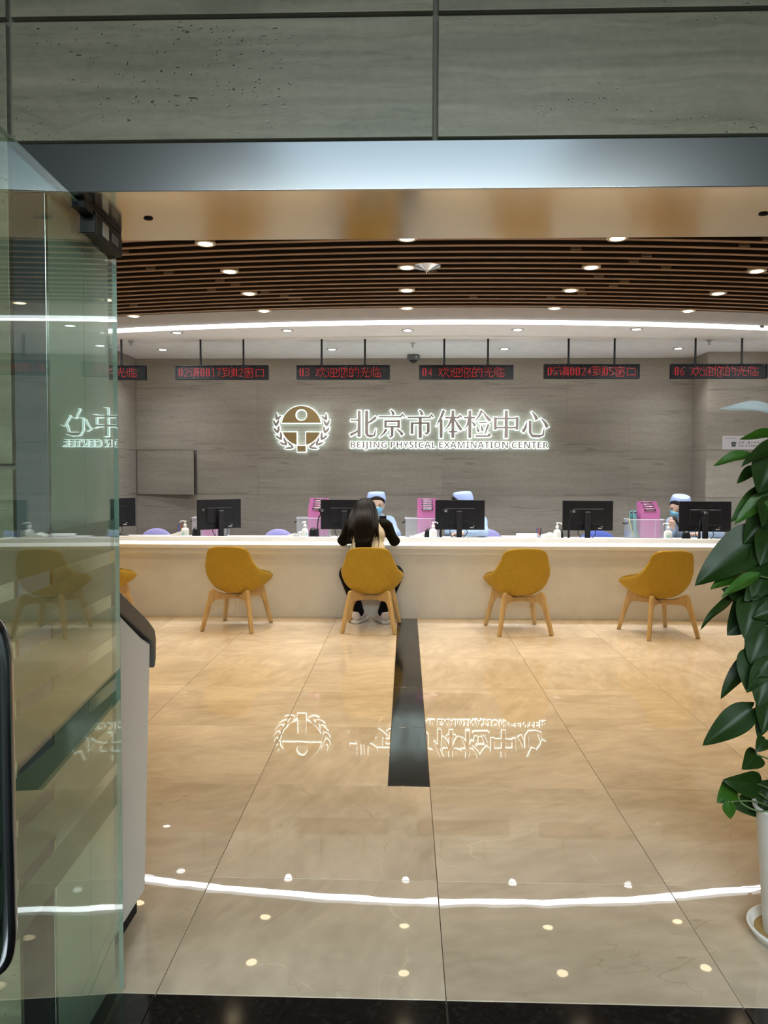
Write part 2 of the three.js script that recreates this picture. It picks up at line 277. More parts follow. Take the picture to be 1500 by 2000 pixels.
{ // front wall with the opening: travertine panels on the lobby side, paint on the room side
  const w = struct('wall_front', [box2(XL - 0.2, JL - 0.006, -0.1, 3.4, ZF, ZO - 0.014), box2(JR + 0.006, XR + 0.2, -0.1, 3.4, ZF, ZO - 0.014), box2(JL - 0.006, JR + 0.006, HL + 0.006, 3.4, ZF, ZO - 0.014)], travJoint);
  obj('painted_wall', [box2(XL, JL - 0.006, 0, HS + 0.28, ZF - 0.012, ZF), box2(JR + 0.006, XR, 0, HS + 0.28, ZF - 0.012, ZF), box2(JL - 0.006, JR + 0.006, HL + 0.006, HS + 0.28, ZF - 0.012, ZF)], wallPaint, w);
  const J = 0.0115, put = (x0, x1, y0, y1, k) => { const p = obj('travertine_panel', metreUV(rbox(x1 - x0 - J, y1 - y0 - J, 0.03, 0.002, 0, 0, 0, 1), 1.25, R0(), R0()), travertine[k % 2], w); p.position.set((x0 + x1) / 2, (y0 + y1) / 2, ZO - 0.012); };
  const xs = [-2.83, -1.866, -0.902, 0.062, 1.026, 1.99, 2.95], ys = [0, 0.44, 1.45, 2.457, 3.06];
  for (let i = 0; i < 6; i++) put(xs[i], xs[i + 1], 2.457, 3.06, i);
  for (let i = 1; i < 4; i++) put(xs[i + 1], Math.min(xs[i + 2], JR + 0.08), 2.182, 2.457, i + 1);
  for (let r = 0; r < 3; r++) { for (let i = 0; i < 2; i++) put(xs[i], xs[i + 1] , ys[r], ys[r + 1], r + i); put(JR + 0.084, 1.99, ys[r], ys[r + 1], r + 1); }
  // brushed steel lining of the opening
  const t = struct('trim_1', null);
  obj('lintel_face', metreUV(rbox(JR - JL + 0.156, 0.108, 0.012, 0.002, (JR + JL) / 2, HL + 0.054, ZO + 0.004), 0.6), steel, t);
  obj('soffit', metreUV(box2(JL, JR, HL, HL + 0.004, ZF - 0.004, ZO), 0.6), soffitSteel, t);
  for (const [x0, x1] of [[JL - 0.078, JL], [JR, JR + 0.078]]) obj('jamb_face', metreUV(rbox(x1 - x0, HL - 0.001, 0.012, 0.002, (x0 + x1) / 2, HL / 2, ZO + 0.004), 0.6, 0, 0, true), steel, t);
  for (const s of [-1, 1]) for (const [z0, z1] of [[ZF - 0.004, -1.8985], [-1.8955, ZO]]) { const x = s < 0 ? JL : JR; obj('jamb_lining', metreUV(box2(Math.min(x, x + s * 0.004), Math.max(x, x + s * 0.004), 0, HL, z0, z1), 0.6, 0, 0, true), liningSteel, t); }
  for (const x of [-0.862 + 0.075, -0.644, 0.866]) { const s = obj('soffit_sensor', lathe([[0, -0.004], [0.010, -0.003], [0.012, 0.0]], 20), darkGap, t); s.position.set(x, HL - 0.0005, -1.876); s.scale.set(1, 1, 0.8); }
}
{ // the lobby on the camera's side, mirrored in the steel
  struct('wall_lobby_left', box2(-3.2, -3.0, 0, 3.06, ZO, 5.2), lobbyPaint);
  struct('wall_lobby_right', box2(3.0, 3.2, 0, 3.06, ZO, 5.2), lobbyPaint);
  struct('wall_lobby_back', box2(-3.2, 3.2, 0, 3.06, 5.2, 5.4), lobbyPaint);
  struct('ceiling_lobby', box2(-3.2, 3.2, 3.03, 3.15, ZO, 5.4), lobbyDark);
  const p = thing('ceiling_light_panel', 'flat white light panel in the lobby ceiling before the entrance', 'light panel', [0.06, 3.0, 0.05]);
  obj('panel_frame', [box2(-0.71, -0.68, 0, 0.03, -0.78, 0.78), box2(0.68, 0.71, 0, 0.03, -0.78, 0.78), box2(-0.68, 0.68, 0, 0.03, -0.78, -0.75), box2(-0.68, 0.68, 0, 0.03, 0.75, 0.78)], whitePlastic, p);
  const q = thing('ceiling_light_panel', 'added unseen white fill light panel deeper in the lobby ceiling', 'light panel', [0.22, 3.0, 3.3]);  // body of the added fill panel
  obj('panel_frame', [box2(-1.64, -1.6, 0, 0.03, -1.14, 1.14), box2(1.6, 1.64, 0, 0.03, -1.14, 1.14), box2(-1.6, 1.6, 0, 0.03, -1.14, -1.1), box2(-1.6, 1.6, 0, 0.03, 1.1, 1.14)], whitePlastic, q);
  obj('light_diffuser', box(3.2, 0.012, 2.2, 0, 0.006, 0), glow(LIGHT.lobbyFillColor, 2), q);
  obj('added_dark_surround', [box2(-1.02, -0.71, 0.018, 0.03, -1.0, 1.0), box2(0.71, 1.02, 0.018, 0.03, -1.0, 1.0), box2(-0.71, 0.71, 0.018, 0.03, -1.0, -0.78), box2(-0.71, 0.71, 0.018, 0.03, 0.78, 1.0)], darkGap, p);  // dark frame added around the panel for dark bands mirrored in the steel
  obj('light_diffuser', box(1.36, 0.012, 1.5, 0, 0.006, 0), glow(LIGHT.lobbyColor, 0.25), p);
}
{ // LED strip under the curved fascia, with its light
  const s = obj('led_light_strip', [arcBand(0.228, 0.325, HC + 0.004, HC + 0.034, 72)], glow(LIGHT.stripColor, LIGHT.stripGlow));
  tag(s, 'long curved white LED strip along the edge between wooden slats and white ceiling', 'light strip');
  const n = 18;
  for (let i = 0; i < n; i++) {
    const x = XL + (XR - XL) * (i + 0.5) / n, z = arcZ(x, 0.275), l = new THREE.RectAreaLight(new THREE.Color(...LIGHT.stripColor), LIGHT.strip, (XR - XL) / n * 1.01, 0.097);
    l.position.set(x, HC - 0.002, z); l.rotation.set(-Math.PI / 2, 0, 0); l.rotateOnWorldAxis(V(0, 1, 0), -Math.atan2(arcZ(x + 0.1, 0.275) - arcZ(x - 0.1, 0.275), 0.2)); l.name = 'led_strip_light';
    scene.add(l);
  }
}
function downlight(x, z, y, warm, label, group, share = 1) {
  const t = thing('downlight', label, 'ceiling lamp', [x, y, z], 0, group), c = warm ? LIGHT.warmColor : LIGHT.coolColor;
  const R = warm ? 0.072 : 0.066, r = R * 0.66;
  obj('trim_ring', lathe([[r, 0.035], [r, 0.004], [r + 0.006, -0.004], [R - 0.006, -0.005], [R, -0.001], [R, 0.006], [R - 0.004, 0.05], [r, 0.05], [r, 0.035]], 32), warm ? trimBeige : trimGrey, t);
  obj('lamp_lens', lathe([[r + 0.001, -0.003], [r * 0.7, -0.007], [0, -0.0085]], 28), warm ? warmLens : coolLens, t);
  const l = new THREE.SpotLight(new THREE.Color(...c), (warm ? LIGHT.warm : LIGHT.cool) * share, 0, warm ? 0.84 : 1.1, 0.9, 2);
  l.position.set(0, -0.012, 0); l.target.position.set(0, -1, 0); l.shadow.radius = 1.8; l.castShadow = true; l.name = 'downlight_lamp'; l.shadow.mapSize.set(512, 512);
  t.add(l, l.target);
}
const trimBeige = M({ color: rgb(0.55, 0.46, 0.33), roughness: 0.35, metalness: 0.4 }), trimGrey = M({ color: rgb(0.42, 0.42, 0.42), roughness: 0.35, metalness: 0.5 });
const warmLens = glow([1, 0.80, 0.50], 9), coolLens = glow([0.97, 1, 1], 6);
const SIDE = ['far left', 'left of centre', 'centre', 'right of centre', 'far right'], ROW = { 3.7: 'in the row nearest the door', 4.4: 'in the row hidden above the door soffit', 5.11: 'in the foremost visible row', 5.82: 'in the second visible row', 6.54: 'in the third visible row', 7.24: 'in the last row before the white edge' };
for (const d of [3.7, 4.4, 5.11, 5.82, 6.54, 7.24]) [-2.75, -1.39, 0.0, 1.41, 2.72].forEach((x, i) => {
  const z = arcZ(x, d - ARC_D) - 0.0;
  downlight(x, z, HS - 0.003, true, `warm downlight in the slats, ${SIDE[i]} ${ROW[d]}`, 'downlights in the slatted ceiling');
});
[-3.3, -2.45, -1.25, 0.01, 1.15, 2.37, 3.6].forEach((x, i) => { if (i === 0) return; downlight(x, x < -2 ? -8.0 : -7.9 + 0.01 * Math.abs(x), HC + 0.012, false, `small white downlight just behind the curved light strip, ${['', 'leftmost', 'second from left', 'third from left', 'third from right', 'second from right', 'rightmost'][i]}`, 'downlights in the white ceiling'); });
[-2.93, -0.89, 1.16, 3.2].forEach((x, i) => downlight(x, -9.0, HC - 0.002, false, `small white downlight near the marble back wall, ${['leftmost', 'second from left', 'second from right', 'rightmost'][i]} of four`, 'downlights in the white ceiling', 0.5));

// ------------------------------------------------------------ reception counter
{
  const c = thing('reception_counter', 'long white reception counter running across the room before the marble wall', 'counter', [0, 0, -7.36]);
  const x0 = XL + 0.01, x1 = XR - 0.01;
  obj('worktop', metreUV(rbox(x1 - x0, 0.036, 0.40, 0.004, (x0 + x1) / 2, 0.712, -0.2, 2), 1.2), topWhite, c);
  obj('raised_ledge', metreUV(rbox(x1 - x0, 0.046, 0.05, 0.003, (x0 + x1) / 2, 0.752, -0.425, 2), 1.2), topWhite, c);
  obj('apron', metreUV(box2(x0, x1, 0.637, 0.695, -0.06, -0.016), 1.2), panelWhite, c);
  const n = 6, w = (x1 - x0) / n, seams = [x0, -1.70, x1];
  for (let i = 0; i < 2; i++) obj('front_panel', metreUV(rbox(seams[i + 1] - seams[i] - 0.0015, 0.636, 0.018, 0.001, (seams[i] + seams[i + 1]) / 2, 0.319, -0.063, 1), 1.2, i * 0.37), panelWhite, c);
  obj('staff_desk', metreUV(box2(x0, x1, 0.70, 0.728, -1.15, -0.45), 1.2), topWhite, c);
  for (let i = 0; i <= n; i++) obj('support_wall', box(0.03, 0.695, 0.5, clamp(x0 + i * w, x0 + 0.015, x1 - 0.015), 0.3475, -0.4), panelWhite, c);
}

// ------------------------------------------------------------ yellow shell chairs
function shellGeometry() {
  const spine = new THREE.CatmullRomCurve3([[0.772, 0.245], [0.68, 0.238], [0.58, 0.226], [0.48, 0.205], [0.395, 0.17], [0.337, 0.095], [0.322, -0.01], [0.342, -0.12], [0.38, -0.21], [0.40, -0.255]].map(([y, z]) => V(0, y, z)));
  const ns = 44, nu = 28, T = 0.034;
  const wAt = (s) => { const k = [[0, 0.150], [0.03, 0.188], [0.08, 0.206], [0.2, 0.228], [0.33, 0.254], [0.45, 0.273], [0.6, 0.288], [0.75, 0.292], [0.88, 0.284], [0.95, 0.262], [1, 0.21]]; for (let i = 1; i < k.length; i++) if (s <= k[i][0]) return mix(k[i - 1][1], k[i][1], sstep(s, k[i - 1][0], k[i][0]) * 0.5 + 0.5 * (s - k[i - 1][0]) / (k[i][0] - k[i - 1][0])); };
  const cup = (s) => { const k = [[0, 0.02], [0.15, 0.04], [0.35, 0.085], [0.5, 0.155], [0.62, 0.165], [0.78, 0.13], [0.9, 0.085], [1, 0.055]]; for (let i = 1; i < k.length; i++) if (s <= k[i][0]) return mix(k[i - 1][1], k[i][1], (s - k[i - 1][0]) / (k[i][0] - k[i - 1][0])); };
  const EK = [[0, 0.762, 0.236], [0.15, 0.665, 0.205], [0.33, 0.582, 0.150], [0.45, 0.548, 0.09], [0.6, 0.520, -0.01], [0.75, 0.498, -0.11], [0.9, 0.468, -0.205], [1, 0.44, -0.265]];
  const edgeAt = (s) => { for (let i = 1; i < EK.length; i++) if (s <= EK[i][0] + 1e-9) { const t = (s - EK[i - 1][0]) / (EK[i][0] - EK[i - 1][0]); return V(0, mix(EK[i - 1][1], EK[i][1], t), mix(EK[i - 1][2], EK[i][2], t)); } };
  const outer = [], inner = [];
  for (let i = 0; i <= ns; i++) {
    const s = i / ns, p = spine.getPointAt(s), t = spine.getTangentAt(s), n = V(0, -t.z, t.y).normalize();   // towards the sitter
    if (n.z > 0 && n.y < 0) n.negate();
    const w = wAt(s), c = cup(s), E = edgeAt(s).sub(p);
    for (let j = 0; j <= nu; j++) {
      const u = j / nu * 2 - 1, a = Math.abs(u), q = p.clone().addScaledVector(E, Math.pow(a, 2.3)); q.x = w * Math.sin(u * Math.PI / 2 * 0.86) / Math.sin(Math.PI / 2 * 0.86);
      outer.push(q);
      const dn = n.clone().addScaledVector(V(-Math.sign(u), 0, 0), Math.pow(a, 3) * 0.8 * Math.min(1, c / 0.1)).normalize(), edge = Math.max(Math.pow(a, 10), Math.pow(Math.abs(s * 2 - 1), 26));
      inner.push(q.clone().addScaledVector(dn, T * (1 - 0.35 * edge)));
    }
  }
  const all = [...outer, ...inner], N = outer.length, idx = [], W = nu + 1;
  for (let i = 0; i < ns; i++) for (let j = 0; j < nu; j++) { const a = i * W + j, b = a + 1, c = a + W, d = c + 1; idx.push(a, b, c, b, d, c, N + a, N + c, N + b, N + b, N + c, N + d); }
  const rim = []; for (let j = 0; j < W; j++) rim.push(j); for (let i = 1; i <= ns; i++) rim.push(i * W + nu); for (let j = nu - 1; j >= 0; j--) rim.push(ns * W + j); for (let i = ns - 1; i > 0; i--) rim.push(i * W);
  // a rounded lip between the two faces
  const K = 4, ring = [rim.slice()];
  for (let k = 1; k < K; k++) {
    const r = [];
    rim.forEach((v, m) => { const o = all[v], q = all[N + v], mid = o.clone().lerp(q, k / K), pv = all[rim[(m + rim.length - 1) % rim.length]], nx = all[rim[(m + 1) % rim.length]], along = nx.clone().sub(pv).normalize(), out = along.clone().cross(q.clone().sub(o)).normalize(); mid.addScaledVector(out, -0.013 * Math.sin(Math.PI * k / K)); r.push(all.length); all.push(mid); });
    ring.push(r);
  }
  ring.push(rim.map((v) => N + v));
  for (let k = 0; k < K; k++) for (let m = 0; m < rim.length; m++) { const m2 = (m + 1) % rim.length, a = ring[k][m], b = ring[k][m2], c = ring[k + 1][m], d = ring[k + 1][m2]; idx.push(a, c, b, b, c, d); }
  const g = new THREE.BufferGeometry(); g.setAttribute('position', new THREE.Float32BufferAttribute(all.flatMap((v) => [v.x, v.y, v.z]), 3));
  g.setAttribute('uv', new THREE.Float32BufferAttribute(all.flatMap((v) => [v.x / 0.35, (v.y - v.z) / 0.35]), 2)); g.setIndex(idx); g.computeVertexNormals(); return g;
}
function legGeometry() {
  const s = new THREE.Shape(); s.moveTo(0.366, 0.004); s.lineTo(0.333, 0.002); s.lineTo(0.266, 0.215); s.quadraticCurveTo(0.252, 0.272, 0.205, 0.278); s.lineTo(0.05, 0.274); s.lineTo(0.0, 0.268); s.lineTo(0.0, 0.320); s.lineTo(0.10, 0.322); s.quadraticCurveTo(0.18, 0.338, 0.238, 0.378); s.quadraticCurveTo(0.268, 0.378, 0.276, 0.35); s.lineTo(0.366, 0.004);
  const g = slab(s, 0.036, 0.009, 3).translate(0, 0, -0.018); return metreUV(g, 0.35);
}
function makeChair(label) {
  const c = thing('shell_chair', label, 'chair', [0, 0, 0], 0, 'yellow chairs at the counter');
  obj('shell', shellGeometry(), felt, c);
  const lg = legGeometry(), ft = cyl(0.014, 0.013, 0.006, 0.349, 0.003, 0, 14);
  for (const a of [47, 133, 227, 313]) { const l = obj('leg', lg, oak, c); l.rotation.y = a * Math.PI / 180; obj('foot_glide', ft, darkGap, l); }
  obj('underframe_plate', cyl(0.06, 0.06, 0.012, 0, 0.3265, 0, 20), greyPlastic, c);
  return c;
}
const chair = makeChair('yellow felt chair left of the seated woman, its seat turned slightly right');
chair.position.set(-1.57, 0, -6.93); chair.rotation.y = -0.17;
copyOf(chair, [-0.315, 0, -6.925], -0.07, 'yellow felt chair on which the long-haired woman sits');
copyOf(chair, [1.03, 0, -6.885], 0.13, 'yellow felt chair just right of the seated woman, standing alone');
copyOf(chair, [2.27, 0, -6.79], 0.23, 'yellow felt chair farthest right, beside the potted climbing plant');
copyOf(chair, [-2.88, 0, -6.93], -0.15, 'yellow felt chair half hidden behind the glass door and the kiosk');

// ------------------------------------------------------------ sign on the marble wall
// brush strokes: lists of points "x y w" in a 100-unit box, y down
const CN = {
  bei: ['35 0 14 35 97 15', '3 36 8 36 36 8', '1 90 13 18 82 11 36 71 7', '63 0 14 63 84 14 68 92 13 80 93 13 92 91 10 97 65 2', '98 24 13 84 36 12 63 49 6'],
  jing: ['46 -2 5 54 6 12 57 17 15', '2 23 8 88 23 8', '80 24 3 90 14 12 99 24 6', '27 35 12 27 64 12', '27 39 8 76 39 8', '76 34 12 76 64 12', '27 59 8 76 59 8', '52 60 13 52 92 13 47 97 9 36 91 2', '31 68 13 22 82 10 4 98 3', '68 66 4 84 80 12 91 90 15'],
  shi: ['46 -2 5 54 6 12 57 17 15', '2 25 8 90 25 8', '82 25 3 91 16 12 99 25 6', '50 25 14 50 100 15', '20 42 13 20 86 13', '20 46 8 80 46 8', '80 42 13 80 78 13 75 85 11 64 80 2'],
  ti: ['32 -1 13 20 28 11 3 57 3', '22 32 13 22 100 14', '36 26 8 90 26 8', '82 26 3 91 18 12 99 26 6', '65 -1 13 65 100 14', '61 29 11 50 54 9 33 74 3', '69 28 4 84 54 12 97 72 14', '50 77 8 82 77 8'],
  jian: ['0 26 8 42 26 8', '22 -1 13 22 100 14', '19 31 10 13 52 8 1 70 3', '29 40 4 38 50 11 41 57 12', '66 -1 13 56 20 10 40 42 3', '68 3 4 84 24 12 98 38 14', '56 43 7 84 43 7', '47 56 4 53 72 10 54 78 11', '64 53 4 68 68 10 69 75 11', '91 50 11 84 68 9 76 88 4', '42 93 8 96 93 8', '86 93 3 93 84 11 100 93 5'],
  zhong: ['10 24 13 10 70 12', '10 29 8 90 29 8', '90 23 13 90 70 12', '10 62 8 90 62 8', '50 -1 14 50 100 15'],
  xin: ['20 42 4 15 62 12 5 78 15', '32 36 12 32 78 13 40 92 13 66 93 13 80 89 11 84 62 2', '38 4 4 52 22 13 57 34 16', '72 28 4 88 46 13 96 62 17'],
};
function strokeShape(str, k) {                       // tapered ribbon outline
  const q = str.split(' ').map(Number), pts = []; for (let i = 0; i < q.length; i += 3) pts.push([q[i] * k, (100 - q[i + 1]) * k, Math.max(q[i + 2] * 0.88, 2.5) * k / 2]);
  const L = [], Rr = [];
  pts.forEach(([x, y, w], i) => { const a = pts[Math.max(0, i - 1)], b = pts[Math.min(pts.length - 1, i + 1)]; let dx = b[0] - a[0], dy = b[1] - a[1]; const l = Math.hypot(dx, dy); dx /= l; dy /= l; L.push([x - dy * w, y + dx * w]); Rr.unshift([x + dy * w, y - dx * w]); });
  return poly([...L, ...Rr]);
}
const faceMetal = M({ color: rgb(0.46, 0.385, 0.34), metalness: 0, roughness: 0.5 }), goldFace = M({ color: rgb(0.36, 0.25, 0.10), metalness: 0, roughness: 0.5 });
const haloMat = glow(LIGHT.signColor, LIGHT.sign);
function litShapes(parent, name, shapes, mat, off, x, y, grow = 0) {          // metal face proud of a wider glowing acrylic body
  const part = obj(name, merge(shapes.map((s, i) => new THREE.ExtrudeGeometry(s, { depth: 0.016 + i * 0.0005, bevelEnabled: false, curveSegments: 14 }))), mat, parent);
  part.position.set(x, y, 0.036);
  obj('glowing_edge', merge(shapes.map((s, i) => new THREE.ExtrudeGeometry(s, { depth: 0.016 - i * 0.0004, bevelEnabled: true, bevelSize: off, bevelThickness: 0.004, bevelOffset: grow, bevelSegments: 2, curveSegments: 14 }))), haloMat, part).position.z = -0.027;
  return part;
}
const font = await new FontLoader().loadAsync('fonts/droid/droid_sans_bold.typeface.json');
{
  const s = thing('lit_wall_sign', 'back-lit sign with seven Chinese characters over a line of English capitals on the marble wall', 'sign', [0, 0, ZB]);
  const k = 0.00352; ['bei', 'jing', 'shi', 'ti', 'jian', 'zhong', 'xin'].forEach((c, i) => { const pt = litShapes(s, 'character', CN[c].map((q) => strokeShape(q, k)), faceMetal, 0.0075, -0.728 + i * 0.3665, 1.895); pt.scale.x = 0.985; });
  const text = 'BEIJING PHYSICAL EXAMINATION CENTER', size = 0.084, total = 2.55;
  let adv = 0; const items = [];
  for (const ch of text) { const g = font.data.glyphs[ch], w = g.ha * size / font.data.resolution; if (ch !== ' ') items.push([ch, adv]); adv += ch === ' ' ? w * 0.75 : w; }
  const sx = total / adv;
  for (const [ch, a] of items) {
    const shapes = font.generateShapes(ch, size); for (const sh of shapes) { for (const c of [sh, ...sh.holes]) { c.curves.forEach((cv) => { for (const key of ['v0', 'v1', 'v2', 'v3']) if (cv[key] && !cv[key].done) { cv[key] = cv[key].clone(); cv[key].x *= sx; cv[key].done = true; } }); } }
    litShapes(s, 'letter', shapes, faceMetal, 0.0062, -0.730 + a * sx, 1.766, 0.0);
  }
  const e = thing('lit_emblem', 'round back-lit gold emblem of a figure in a laurel wreath left of the lettering', 'emblem', [-1.353, 2.05, ZB]);
  const u = 0.00133, arc = (r, a0, a1, n = 40) => Array.from({ length: n + 1 }, (_, i) => { const a = mix(a0, a1, i / n); return [r * Math.cos(a) * u, r * Math.sin(a) * u]; });
  const top = poly(arc(192, Math.asin(27 / 192), Math.PI - Math.asin(27 / 192))); top.holes.push(new THREE.Path(arc(56, 0, Math.PI * 2, 32).map(([x, y]) => new THREE.Vector2(x, y + 104 * u))));
  litShapes(e, 'upper_disc', [top], goldFace, 0.008, 0, 0);
  const low = (sg) => { const a0 = Math.asin(-62 / 192), a1 = -Math.acos(45 / 192); const p = [[45 * u, -62 * u], ...arc(192, a0, a1, 24)]; return poly(sg > 0 ? p : p.map(([x, y]) => [-x, y]).reverse()); };
  litShapes(e, 'lower_disc', [low(1)], goldFace, 0.008, 0, 0); litShapes(e, 'lower_disc', [low(-1)], goldFace, 0.008, 0, 0);
  litShapes(e, 'stem', [poly([[-40 * u, -252 * u], [42 * u, -252 * u], [42 * u, -194 * u], [-40 * u, -194 * u]])], goldFace, 0.008, 0, 0);
  const leaf = (x, y, a, l, w) => { const s2 = new THREE.Shape(), c = Math.cos(a), q = Math.sin(a), P = (t, n) => [(x + t * c - n * q) * u, (y + t * q + n * c) * u]; s2.moveTo(...P(0, 0)); s2.quadraticCurveTo(...P(l * 0.45, w), ...P(l, 0)); s2.quadraticCurveTo(...P(l * 0.45, -w), ...P(0, 0)); return s2; };
  for (const sg of [-1, 1]) {
    const path = [[-72, -212], [-140, -190], [-192, -140], [-228, -76], [-246, -8], [-246, 54], [-218, 108]];
    for (let i = 0; i < 6; i++) {
      const [x0, y0] = path[i], [x1, y1] = path[i + 1], a = Math.atan2(y1 - y0, x1 - x0), f = 1 - i * 0.05, mirror = (s2) => { if (sg > 0) for (const c of s2.curves) for (const key of ['v0', 'v1', 'v2']) if (!c[key].m) { c[key] = new THREE.Vector2(-c[key].x, c[key].y); c[key].m = 1; } return s2; };
      litShapes(e, 'laurel_leaf', [mirror(leaf(x0, y0, a + 0.40, 96 * f, 25))], faceMetal, 0.005, 0, 0); litShapes(e, 'laurel_leaf', [mirror(leaf(x0, y0, a - 0.40, 96 * f, 25))], faceMetal, 0.005, 0, 0);
    }
  }
  for (const [x, y, w, h, n] of [[0.545, 2.07, 2.5, 0.36, 'sign_light'], [0.545, 1.80, 2.5, 0.1, 'sign_light'], [-1.353, 2.05, 0.72, 0.6, 'emblem_light']]) { const l = new THREE.RectAreaLight(new THREE.Color(...LIGHT.signColor), LIGHT.signWash, w, h); l.position.set(x, y, ZB + 0.008 + 0.04); l.lookAt(x, y, ZB - 1); l.name = n; scene.add(l); }
}

// ------------------------------------------------------------ LED queue displays
const DOT = {   // strokes on a 16 x 16 grid, hex digits x1 y1 x2 y2
  huan: '0353 53 0d 53_ 530d 166d 9075 83e3 e3d6 a5a8 a86f a8ff', ying: '1133 0636 363c 3c0e 3c6e 6efe 8163 626a 6a98 a2e2 e2e9 e9c9 a2ad', nin: '3005 2329 7054 62e2 e2d4 a3a9 a989 5568 c5e8 2b1e 5a5e 5fbf bfbd 8a9c dbfe',
  de: '3022 1363 131e 636e 1868 1e6e a085 93e3 e3ed edcf a7b9', guang: '7076 2144 c1a4 07f7 585b 5b1f 989e 9eee eeec', lin: '121c 404e 8065 73e3 95b7 79e9 797e e9ee 7eee a9ae', qing: '1133 0636 363d 3d5b 62f2 a0a6 74e4 66f6 787f 78e8 e8ef 7aea 7cec',
  dao: '0191 4115 1585 6396 474d 1989 0e9c b2bb f0fe fede', chuang: '7071 12e2 1214 e2e4 5326 93d6 7567 27d7 272f d7df 2fdf 784c 69a9 a95e 6b9d', kou: '23d3 232e d3de 2ded',
  0: '2252 222d 525d 2d5d 131c 636c', 1: '4222 424d 2d5d 2234', 2: '1352 5264 6467 671d 1d6d', 3: '1252 5264 6457 2757 576b 6b5d 1d5d', 4: '521a 1a6a 525d', 5: '1262 1217 1757 576b 6b5d 1d5d', 6: '5224 241b 1b2d 2d5d 5d6b 6b58 5828', 7: '1262 623d',
};
function dotCells(code) { const cells = new Set(); for (const t of code.split(' ')) { if (!/^[0-9a-f]{4}$/.test(t)) continue; const [a, b, c, d] = [...t].map((h) => parseInt(h, 16)), n = Math.max(Math.abs(c - a), Math.abs(d - b), 1); for (let i = 0; i <= n; i++) cells.add(Math.round(a + (c - a) * i / n) + ',' + Math.round(b + (d - b) * i / n)); } return [...cells].map((s) => s.split(',').map(Number)); }
function ledTexture(seq) {
  const w = 1024, h = 128, cv = document.createElement('canvas'); cv.width = w; cv.height = h; const g = cv.getContext('2d'); g.fillStyle = '#000'; g.fillRect(0, 0, w, h); g.fillStyle = '#ff1d22';
  let x = 0; for (const k of seq) { if (k === ' ') { x += 8; continue; } const wide = k.length > 1; for (const [cx, cy] of dotCells(DOT[k])) { g.beginPath(); g.arc((x + cx + 0.5) * 7.8 + 12, (cy + 0.5) * 7.0 + 8, 2.4, 0, 7); g.fill(); } x += wide ? 16 : 8; }
  const t = new THREE.CanvasTexture(cv); t.colorSpace = THREE.SRGBColorSpace; return t;
}
const filmGeo = (seed) => { const g = new THREE.PlaneGeometry(0.99, 0.135, 90, 16), p = g.attributes.position; for (let i = 0; i < p.count; i++) { const u = p.getX(i) / 1 + 0.5, v = p.getY(i) / 0.135 + 0.5; const a = fbm(u, v, 7, 2, 3, seed), r = Math.abs(fbm(u + v * 0.15, v, 5, 3, 2, seed + 5) - 0.5); p.setZ(i, 0.004 * a + 0.015 * Math.max(0, 1 - r / 0.05)); } g.computeVertexNormals(); return g; };
const wrinkled = M({ color: rgb(0.95, 0.95, 0.95), transmission: 1, thickness: 0, roughness: 0.04, ior: 1.2, specularIntensity: 1 });
const WELCOME = ['huan', 'ying', 'nin', 'de', 'guang', 'lin'], CALL = (a, b) => [...a, 'qing', ...b, 'dao', ...a, 'chuang', 'kou'];
const frameGeo = merge([rbox(1.035, 0.158, 0.05, 0.004, 0, 0, -0.01)]), bezelGeo = merge([box(1.035, 0.012, 0.014, 0, 0.073, 0.02), box(1.035, 0.012, 0.014, 0, -0.073, 0.02), box(0.014, 0.134, 0.014, -0.5105, 0, 0.02), box(0.014, 0.134, 0.014, 0.5105, 0, 0.02)]);
const bezelMat = M({ color: rgb(0.010, 0.010, 0.012), roughness: 0.55, specularIntensity: 0.3 }), displayBlack = M({ color: rgb(0.006, 0.006, 0.007), roughness: 0.6, specularIntensity: 0.2 });
[[-3.42, [...'01', ' ', ...WELCOME], 'led display farthest left, its left half behind the glass door', 0.24], [-2.05, CALL('02', '0017'), 'led display with a red call text, hanging over the ajar hatch', 0.24], [-0.70, ['0', '3', ' ', ...WELCOME], 'led display with a red welcome text, hanging over the gold emblem', 0.24], [0.655, ['0', '4', ' ', ...WELCOME], 'led display with a red welcome text, right of the dome camera', 0.24], [2.025, CALL('05', '0024'), 'led display with a red call text, second from the right', 0.25], [3.40, ['0', '6', ' ', ...WELCOME], 'led display with a red welcome text, farthest right before the marble pier', 0.25]].forEach(([x, seq, label, dx], i) => {
  const d = thing('led_display', 'black ' + label, 'display', [x, 2.552 + (i > 3 ? 0.008 : 0), -8.33], 0, 'led displays over the counter');
  obj('housing', frameGeo, displayBlack, d); obj('bezel', bezelGeo, bezelMat, d);
  const t = ledTexture(seq), m = new THREE.MeshStandardMaterial({ color: 0x060606, emissive: 0xffffff, emissiveMap: t, emissiveIntensity: 1.4, roughness: 0.9 });
  obj('red_screen_text', new THREE.PlaneGeometry(1.0, 0.132).translate(0, 0, 0.0165), m, d);
  obj('protective_film', filmGeo(300 + i * 11), wrinkled, d).position.z = 0.024;
  for (const s of [-1, 1]) { obj('hanging_rod', cyl(0.011, 0.011, HC - 2.62, s * dx, (HC - 2.62) / 2 + 0.068 - (i > 3 ? 0.008 : 0), -0.01, 14), matteBlack, d); obj('rod_collar', cyl(0.018, 0.018, 0.01, s * dx, 0.083, -0.01, 14), matteBlack, d); }
});

